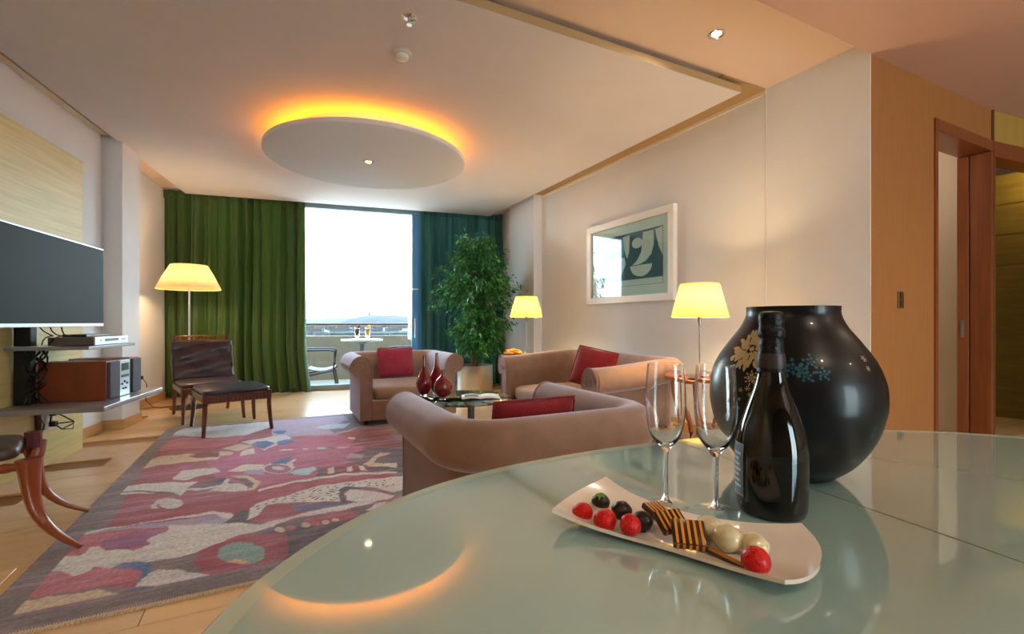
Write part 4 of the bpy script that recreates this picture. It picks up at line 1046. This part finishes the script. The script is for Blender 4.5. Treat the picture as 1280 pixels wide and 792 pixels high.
# smooth the measured outline a little
for _ in range(2): tp = [tuple(.2*tp[i-1][d]+.6*tp[i][d]+.2*tp[(i+1)%len(tp)][d] for d in (0,1)) for i in range(len(tp))]
tp = [((x-.8)*1.012+.8, (y-.35)*1.012+.35) for x, y in tp]
ol = cr(tp, 8)
tcx, tcy = .8, .35
def inset(d):
    n = len(ol); res = []
    for i in range(n):
        a_, b_ = Vector(ol[i-1]), Vector(ol[(i+1)%n]); tn = (b_-a_).normalized(); nr = Vector((-tn.y, tn.x))
        p_ = Vector(ol[i]); 
        if nr.dot(Vector((tcx,tcy))-p_) < 0: nr = -nr
        q = p_+nr*d; res.append((q.x-tcx, q.y-tcy))
    return res
dt = thing('dining_table', 'big oval frosted green glass dining table in the foreground', 'table', (tcx,tcy,0))
frost = mat('frosted sea green glass', (152,180,175), .03, ior=1.75, spec=.6, coat=1)
o1, o2, o3 = inset(.028), inset(.004), inset(0)
obj('tabletop', MB().loft([[(x,y,TZ-.012) for x,y in o1],[(x,y,TZ-.0002) for x,y in o1]]), frost, dt, smooth=False)
rimm = mat('clear glass rim', (206,220,204), .03, trans=.4, ior=1.4, spec=.8)
obj('glass_rim', MB().loft([[(x,y,TZ-.012) for x,y in inset(.0278)],[(x,y,TZ-.012) for x,y in o2],[(x,y,TZ-.009) for x,y in o3],[(x,y,TZ-.003) for x,y in o3],[(x,y,TZ) for x,y in o2],[(x,y,TZ) for x,y in inset(.0278)]], caps=False), rimm, dt, smooth=False)
sm = MB(); dirv = Vector((-.37,1)).normalized(); pa = Vector((.431-tcx,1.157-tcy))-dirv*(-.09); pb = pa-dirv*1.65; nr = Vector((dirv.y,-dirv.x))*.0012
sm.prism([tuple(pa-nr),tuple(pb-nr),tuple(pb+nr),tuple(pa+nr)], TZ-.0003, TZ+.0003)
obj('seam', sm, mat('seam line', (84,104,92), .3), dt, smooth=False)
obj('pedestal', MB().lathe([(.001,0),(.34,0),(.34,.02),(.13,.05),(.12,.6),(.30,.73),(.30,TZ-.0125),(.001,TZ-.0125)], 48), mat('pedestal wood', (112,74,48), .4), dt)

# vase
VX, VY = .560, .945
vase_m = mat('black lacquer', (9,11,14), .34, coat=.14, spec=.35, var=.2, vscale=14)
vp = [(.001,0),(.066,0),(.076,.006),(.108,.035),(.136,.08),(.150,.125),(.1535,.155),(.150,.19),(.136,.228),(.114,.262),(.095,.288),(.086,.305),(.082,.318),(.0825,.331),(.078,.331),(.077,.318),(.08,.30),(.105,.26),(.001,.10)]
def crp(pts, n):
    res = []
    for i in range(len(pts)-1):
        p0, p1, p2, p3 = pts[max(0,i-1)], pts[i], pts[i+1], pts[min(len(pts)-1,i+2)]
        for k in range(n):
            t_ = k/n; res.append(tuple(.5*((2*p1[d])+(-p0[d]+p2[d])*t_+(2*p0[d]-5*p1[d]+4*p2[d]-p3[d])*t_**2+(-p0[d]+3*p1[d]-3*p2[d]+p3[d])*t_**3) for d in (0,1)))
    return res+[pts[-1]]
outer = crp(vp[1:14], 5)
vt = thing('black_vase', 'large round black lacquer vase with gold and teal flowers on the dining table', 'vase', (VX,VY,TZ+.0005))
obj('body', MB().lathe([vp[0]]+outer+vp[14:], 96), vase_m, vt, ang=50)
zs = [p_[1] for p_ in outer]; rs = [p_[0] for p_ in outer]
def vsurf(th, z, off=.0012):
    r = float(np.interp(z, zs[4:], rs[4:]))+off; return (r*math.cos(th), r*math.sin(th), z)
def petal(mb, th0, z0, ln, wd_, ang):
    # petal on the vase surface; local units metres
    n = 8; pts = []
    for k in range(n+1):
        f = k/n; wv = wd_*math.sin(PI*f)**.7; pts.append((ln*f, wv))
    vs_ = []; r0 = float(np.interp(z0, zs[4:], rs[4:]))
    for s_ in (1,-1):
        for l_, wv in pts:
            dx = math.cos(ang)*l_-math.sin(ang)*wv*s_; dz_ = math.sin(ang)*l_+math.cos(ang)*wv*s_
            vs_.append(vsurf(th0+dx/r0, z0+dz_))
    mb.add(vs_, [(k,k+1,n+1+k+1,n+1+k) for k in range(n)])
tv = math.atan2(-VY, -VX)     # direction to the camera
def flower(th, z, rad, npet, m, layers=2, wk=.085, name='flower_motif', seed=0):
    mb = MB(); rr = random.Random(seed)
    for la in range(layers):
        for k in range(npet):
            an = 2*PI*k/npet+la*.35; r0 = rad*(.18+.42*la/max(1,layers-1) if layers > 1 else .15)
            rloc = float(np.interp(z, zs[4:], rs[4:]))
            petal(mb, th+math.cos(an)*r0*.9/rloc, z+math.sin(an)*r0*.9, rad*.42*rr.uniform(.8,1.1), rad*wk, an+rr.uniform(-.25,.25))
    petal(mb, th-rad*.12/.16, z, rad*.24, rad*.1, 0)
    obj(name, mb, m, vt, smooth=False)
gold = mat('gold print', (196,176,134), .45, .2); tealp = mat('teal print', (22,84,98), .4)
# theta decreases to image left?  camera looks +y: point at angle tv is nearest; image right = +x
def vth(px, z):   # find theta whose surface point projects to px
    best = None
    for k in range(-88, 89, 1):
        th = tv+math.radians(k); p_ = vsurf(th, z); X = VX+p_[0]; Y = VY+p_[1]; e_ = abs(640+F_PX*X/Y-px)
        if best is None or e_ < best[0]: best = (e_, th, Y)
    return best[1]
def vz(py, Y=.80): return CAM_H-(py-HZ)/F_PX*Y-TZ
flower(vth(938,vz(442)), vz(440), .044, 12, gold, 4, wk=.08, seed=1)
flower(vth(926,vz(450)), vz(452), .026, 8, gold, 2, seed=7)
flower(vth(950,vz(425)), vz(428), .022, 8, gold, 2, seed=8)
flower(vth(939,vz(478)), vz(478), .016, 9, gold, 2, seed=2)
flower(vth(950,vz(484)), vz(485), .012, 7, gold, 2, seed=3)
for i, (px, py, r_) in enumerate(((934,492,.010),(937,500,.009),(926,495,.008),(924,508,.007),(922,520,.006),(915,486,.008))): flower(vth(px,vz(py)), vz(py), r_, 6, gold, 1, seed=20+i)
for i, (px, py, r_) in enumerate(((989,462,.016),(1014,453,.012),(1009,470,.012),(1030,468,.011),(1002,462,.009))): flower(vth(px,vz(py)), vz(py), r_*1.25, 5, tealp, 2, wk=.16, seed=30+i)
for i, (px, py, r_) in enumerate(((1090,548,.016),(1094,538,.010),(1080,450,.012),(1086,462,.010))): flower(vth(px,vz(py)), vz(py), r_, 6, tealp if i < 2 else gold, 1, seed=40+i)

# champagne bottle
BX, BY = .413, .752
bt = thing('champagne_bottle', 'dark sparkling wine bottle with black foil neck in front of the black vase', 'bottle', (BX,BY,TZ+.0005))
bp_ = crp([(.001,0),(.042,0),(.049,.006),(.051,.02),(.052,.08),(.051,.105),(.046,.132),(.036,.165),(.0255,.195),(.0205,.215),(.019,.235)], 5)
obj('glass_body', MB().lathe(bp_+[(.001,.235)], 64), mat('dark bottle glass', (5,7,7), .05, coat=.4, spec=.45), bt, ang=50)
obj('foil', MB().lathe(crp([(.0206,.222),(.0195,.235),(.0175,.26),(.0172,.275),(.0195,.278),(.0195,.288),(.0175,.291),(.0185,.305),(.0175,.313),(.012,.317),(.001,.318)],3), 40, mod=lambda i, z: .0003*math.sin(i*2.3+z*400)), mat('black foil', (20,20,24), .35, .4, bump=.4, bscale=90), bt, ang=50)
nb = obj('neck_band', MB().lathe([(.0208,.228),(.0212,.230),(.0197,.249),(.0192,.251)], 40), mat('grey neck band', (58,50,50), .45, .3), bt)
def label(th0, th1, z0, z1, m, name, off=.0008, n=14):
    def f(u, v):
        z = z0+(z1-z0)*v; r = float(np.interp(z, [p_[1] for p_ in bp_[5:]], [p_[0] for p_ in bp_[5:]]))+off; th = th0+(th1-th0)*u
        return (r*math.cos(th), r*math.sin(th), z)
    return obj(name, MB().grid(f, n, 8), m, bt)
tb = math.atan2(-BY,-BX)
lb = mat('silver grey label', (112,126,140), .5, .2)
lo = label(tb-1.75, tb-.82, .028, .108, lb, 'label')
lo['label'] = 'silver grey label wrapping the left side of the bottle'
lt = mat('label lettering', (206,212,220), .5); bord = mat('label border', (176,168,150), .4, .5)
for k in range(7): label(tb-1.35, tb-.92-.05*(k % 3), .040+k*.0085, .0435+k*.0085, lt, 'label_lettering', .0012, 8)
label(tb-1.75, tb-.815, .027, .0285, bord, 'label_border', .0012); label(tb-1.75, tb-.815, .1075, .109, bord, 'label_border', .0012); label(tb-.83, tb-.815, .028, .108, bord, 'label_border', .0012)

# flutes
def flute(name, label_, X, Y, s=1.0):
    t = thing(name, label_, 'glass', (X,Y,TZ+.0005))
    bo = crp([(.0055,.088),(.012,.098),(.0225,.112),(.0285,.132),(.0318,.160),(.0312,.195),(.0285,.232)], 5)
    inn = crp([(.0278,.232),(.0303,.195),(.0309,.160),(.0276,.133),(.0212,.1145),(.010,.103),(.001,.100)], 4)
    obj('bowl', MB().lathe([(r*s,z*s) for r,z in bo+inn], 56), glass, t, ang=70)
    obj('rim', MB().lathe([(.0284*s,.231*s),(.0288*s,.2325*s),(.0280*s,.2325*s),(.0279*s,.231*s)], 48), thin_glass, t)
    obj('stem', MB().lathe([(r*s,z*s) for r,z in crp([(.012,.006),(.0052,.012),(.0042,.04),(.0042,.075),(.0054,.088)], 5)], 24), glass, t, ang=70)
    obj('foot', MB().lathe([(r*s,z*s) for r,z in crp([(.0365,.0012),(.030,.0035),(.012,.006),(.001,.0065)], 5)], 48), thin_glass, t, ang=70)
    return t
flute('champagne_flute', 'empty champagne flute, left of the pair behind the plate', .252, .775)
flute('champagne_flute', 'empty champagne flute, right of the pair next to the bottle', .322, .747)

# plate
pl_c = Vector((.232,.664)); pax = (Vector((.343,.583))-Vector((.106,.757))).normalized(); pay = Vector((-pax.y, pax.x))
PR = math.atan2(pax.y, pax.x)
plm = mat('white glazed porcelain', (236,222,208), .12, coat=.7)
plt_ = thing('serving_plate', 'long white curved porcelain plate holding fruit and chocolates', 'plate', (pl_c.x,pl_c.y,TZ+.0005), PR)
HL = .158
def plate_fn(bot):
    def f(u, v):
        x0 = u*2-1; y0 = v*2-1
        wdt = .064+.026*abs(x0)**1.8; 
        endb = (HL*.95 if x0 < 0 else HL*.90)+(.012 if x0 < 0 else .028)*(1-abs(y0)**2.4)
        x = x0*endb; y = y0*wdt
        z = .006+(.020 if x0 < 0 else .012)*abs(x0)**2.6+.005*abs(y0)**4
        return (x, y, z-(.005 if bot else 0))
    return f
nU, nV = 40, 16
pm_ = MB().grid(plate_fn(False), nU, nV)
k0 = len(pm_.v); pm_.grid(plate_fn(True), nU, nV)
rim_i = [i*(nV+1) for i in range(nU+1)]+[nU*(nV+1)+j for j in range(1,nV+1)]+[i*(nV+1)+nV for i in range(nU-1,-1,-1)]+[j for j in range(nV-1,0,-1)]
for i in range(len(rim_i)):
    a_, b_ = rim_i[i], rim_i[(i+1)%len(rim_i)]; pm_.f.append((a_, b_, b_+k0, a_+k0))
obj('dish', pm_, plm, plt_, ang=60)
obj('foot_ring', MB().box((0,0,.002),(.17,.07,.004),ch=.0015), plm, plt_)
def on_plate(px, py, zc):   # world point of a pixel at height zc above the table
    d = (CAM_H-TZ-zc)*F_PX/(py-HZ); return ((px-640)/F_PX*d, d)
def strawberry(px, py, r, tilt, label_, cal=True, seed=0):
    X, Y = on_plate(px, py, .008+r); t = thing('strawberry', label_, 'strawberry', (X,Y,TZ+.0088+r*.92), 0, 'strawberries on the plate'); t.rotation_euler = tilt
    def f(d):
        z = d.z; return (1.0 if z > .2 else 1-.42*((.2-z)/1.2)**1.3)
    m = MB().sphere((0,0,0), (r,r,r*1.18), 24, 16, f)
    obj('flesh', m, mat('strawberry red', (206,6,8), .3, var=.12, vscale=90, bump=.35, bscale=260, coat=.25, spec=.3), t, ang=180)
    sd_ = MB()
    for k in range(70):
        zz = 1-2*(k+.5)/70; th = k*2.39996; rr_ = math.sqrt(1-zz*zz); d = Vector((rr_*math.cos(th), rr_*math.sin(th), zz)); q = f(d)*.995
        sd_.sphere((d.x*r*q, d.y*r*q, d.z*r*1.18*q), .00055, 4, 3)
    obj('seeds', sd_, mat('strawberry seed', (226,130,60), .5), t, kind='stuff')
    if cal:
        cm_ = MB()
        for k in range(6):
            a_ = k*PI/3; cm_.tube([(0,0,r*1.12),(r*.45*math.cos(a_),r*.45*math.sin(a_),r*1.22),(r*.85*math.cos(a_),r*.85*math.sin(a_),r*1.02)], [.0022,.003,.0006], 5, flat=.4)
        cm_.tube([(0,0,r*1.1),(.002,.001,r*1.5)], .0012, 5)
        obj('calyx', cm_, mat('calyx green', (96,140,50), .5), t)
strawberry(728,637,.0158,(2.6,.2,.4),'leftmost strawberry on the plate', False)
strawberry(755,646,.0168,(2.75,-.3,.2),'strawberry with a green leafy top, second from the left end of the plate', False)
strawberry(785,655,.0152,(1.5,.3,.9),'strawberry third from the left, in front of the chocolates', False)
strawberry(945,699,.0165,(1.4,.4,-.6),'lone strawberry at the right end of the plate', False)
# leafy top showing between the left strawberries
X, Y = on_plate(750,627,.030)
cal_ = MB()
for k in range(7):
    a_ = k*.9; cal_.tube([(X,Y,TZ+.037),(X+.006*math.cos(a_),Y+.004*math.sin(a_),TZ+.041),(X+.012*math.cos(a_),Y+.008*math.sin(a_),TZ+.036)], [.0022,.0026,.0006], 5, flat=.4)
o = obj('strawberry_leaves', cal_, mat('calyx green', (96,140,50), .5)); tag(o, 'green leafy strawberry top between the two left berries', 'leaves')
def truffle(px, py, r, label_, m, cat='truffle', nm='truffle', seed=0, grp=None):
    X, Y = on_plate(px, py, .008+r); rr = random.Random(seed); ph = rr.uniform(0,6)
    o = obj(nm, MB().sphere((0,0,0), (r,r,r*.9), 24, 16, lambda d: 1+.04*math.sin(5*d.x+ph)*math.sin(4*d.y+ph)+.02*math.sin(9*d.z+ph)), m, ang=180)
    o.location = (X,Y,TZ+.0075+r*.9); tag(o, label_, cat, grp)
dch = mat('dark chocolate', (42,22,26), .35, var=.3, vscale=60, bump=.3, bscale=80)
wch = mat('marbled white chocolate', (214,200,160), .22, var=.22, vscale=50, coat=.4)
truffle(751,625,.0140,'dark chocolate truffle behind the two left strawberries',dch,seed=1,grp='dark chocolate truffles')
truffle(777,636,.0150,'dark chocolate truffle in the middle of the dark three',dch,seed=2,grp='dark chocolate truffles')
truffle(803,649,.0145,'dark chocolate truffle touching the striped slices',dch,seed=3,grp='dark chocolate truffles')
truffle(886,657,.0175,'marbled white chocolate truffle farthest left of the white three',wch,seed=4,grp='white chocolate truffles')
truffle(910,670,.0185,'marbled white chocolate truffle in the middle of the white three',wch,seed=5,grp='white chocolate truffles')
truffle(944,679,.0165,'creamy white chocolate truffle behind the lone strawberry',wch,seed=6,grp='white chocolate truffles')
stripe = mat('caramel stripe', (226,150,48), .4, emit=None); dch2 = mat('glossy chocolate', (58,28,16), .3, coat=.4)
def slice_(px, py, zc, rz, tilt, w_, h_, d_, label_):
    X, Y = on_plate(px, py, zc)
    t = thing('chocolate_slice', label_, 'chocolate', (X,Y,TZ+zc+.004)); t.rotation_euler = (tilt[0],tilt[1],rz); t['group'] = 'striped chocolate slices'
    obj('body', MB().box((0,0,0),(w_,d_,h_),ch=.0015), dch2, t)
    n = 5
    for k in range(n):
        x = -w_/2+w_*(k+.7)/(n+.4)
        obj('stripe', MB().box((x,0,h_/2+.0002),(w_*.075,d_*.93,.0008)), stripe, t, smooth=False)
        obj('stripe', MB().box((x,-d_/2-.0002,0),(w_*.075,.0008,h_*.85)), stripe, t, smooth=False)
slice_(821,641,.014,PR+1.05,(.25,.1),.034,.009,.032,'striped chocolate slice farthest back in the overlapping row')
slice_(839,655,.021,PR+.75,(.42,-.1),.038,.009,.036,'striped chocolate slice in the middle of the overlapping row')
slice_(861,671,.020,PR+.42,(.5,.0),.042,.010,.040,'striped chocolate slice lying in front, nearest the white truffles')
a1 = on_plate(876,680,.014); a2 = on_plate(936,712,.012)
sv = Vector((a2[0]-a1[0],a2[1]-a1[1])); 
t = thing('chocolate_stick', 'thin striped chocolate stick leading to the lone strawberry', 'chocolate', ((a1[0]+a2[0])/2,(a1[1]+a2[1])/2,TZ+.0125), math.atan2(sv.y,sv.x))
obj('stick', MB().box((0,0,0),(sv.length+.01,.012,.004),ch=.001), dch2, t)
for k in (-.003,0,.003): obj('stripe', MB().box((0,k,.0021),(sv.length,.0011,.0006)), stripe, t, smooth=False)
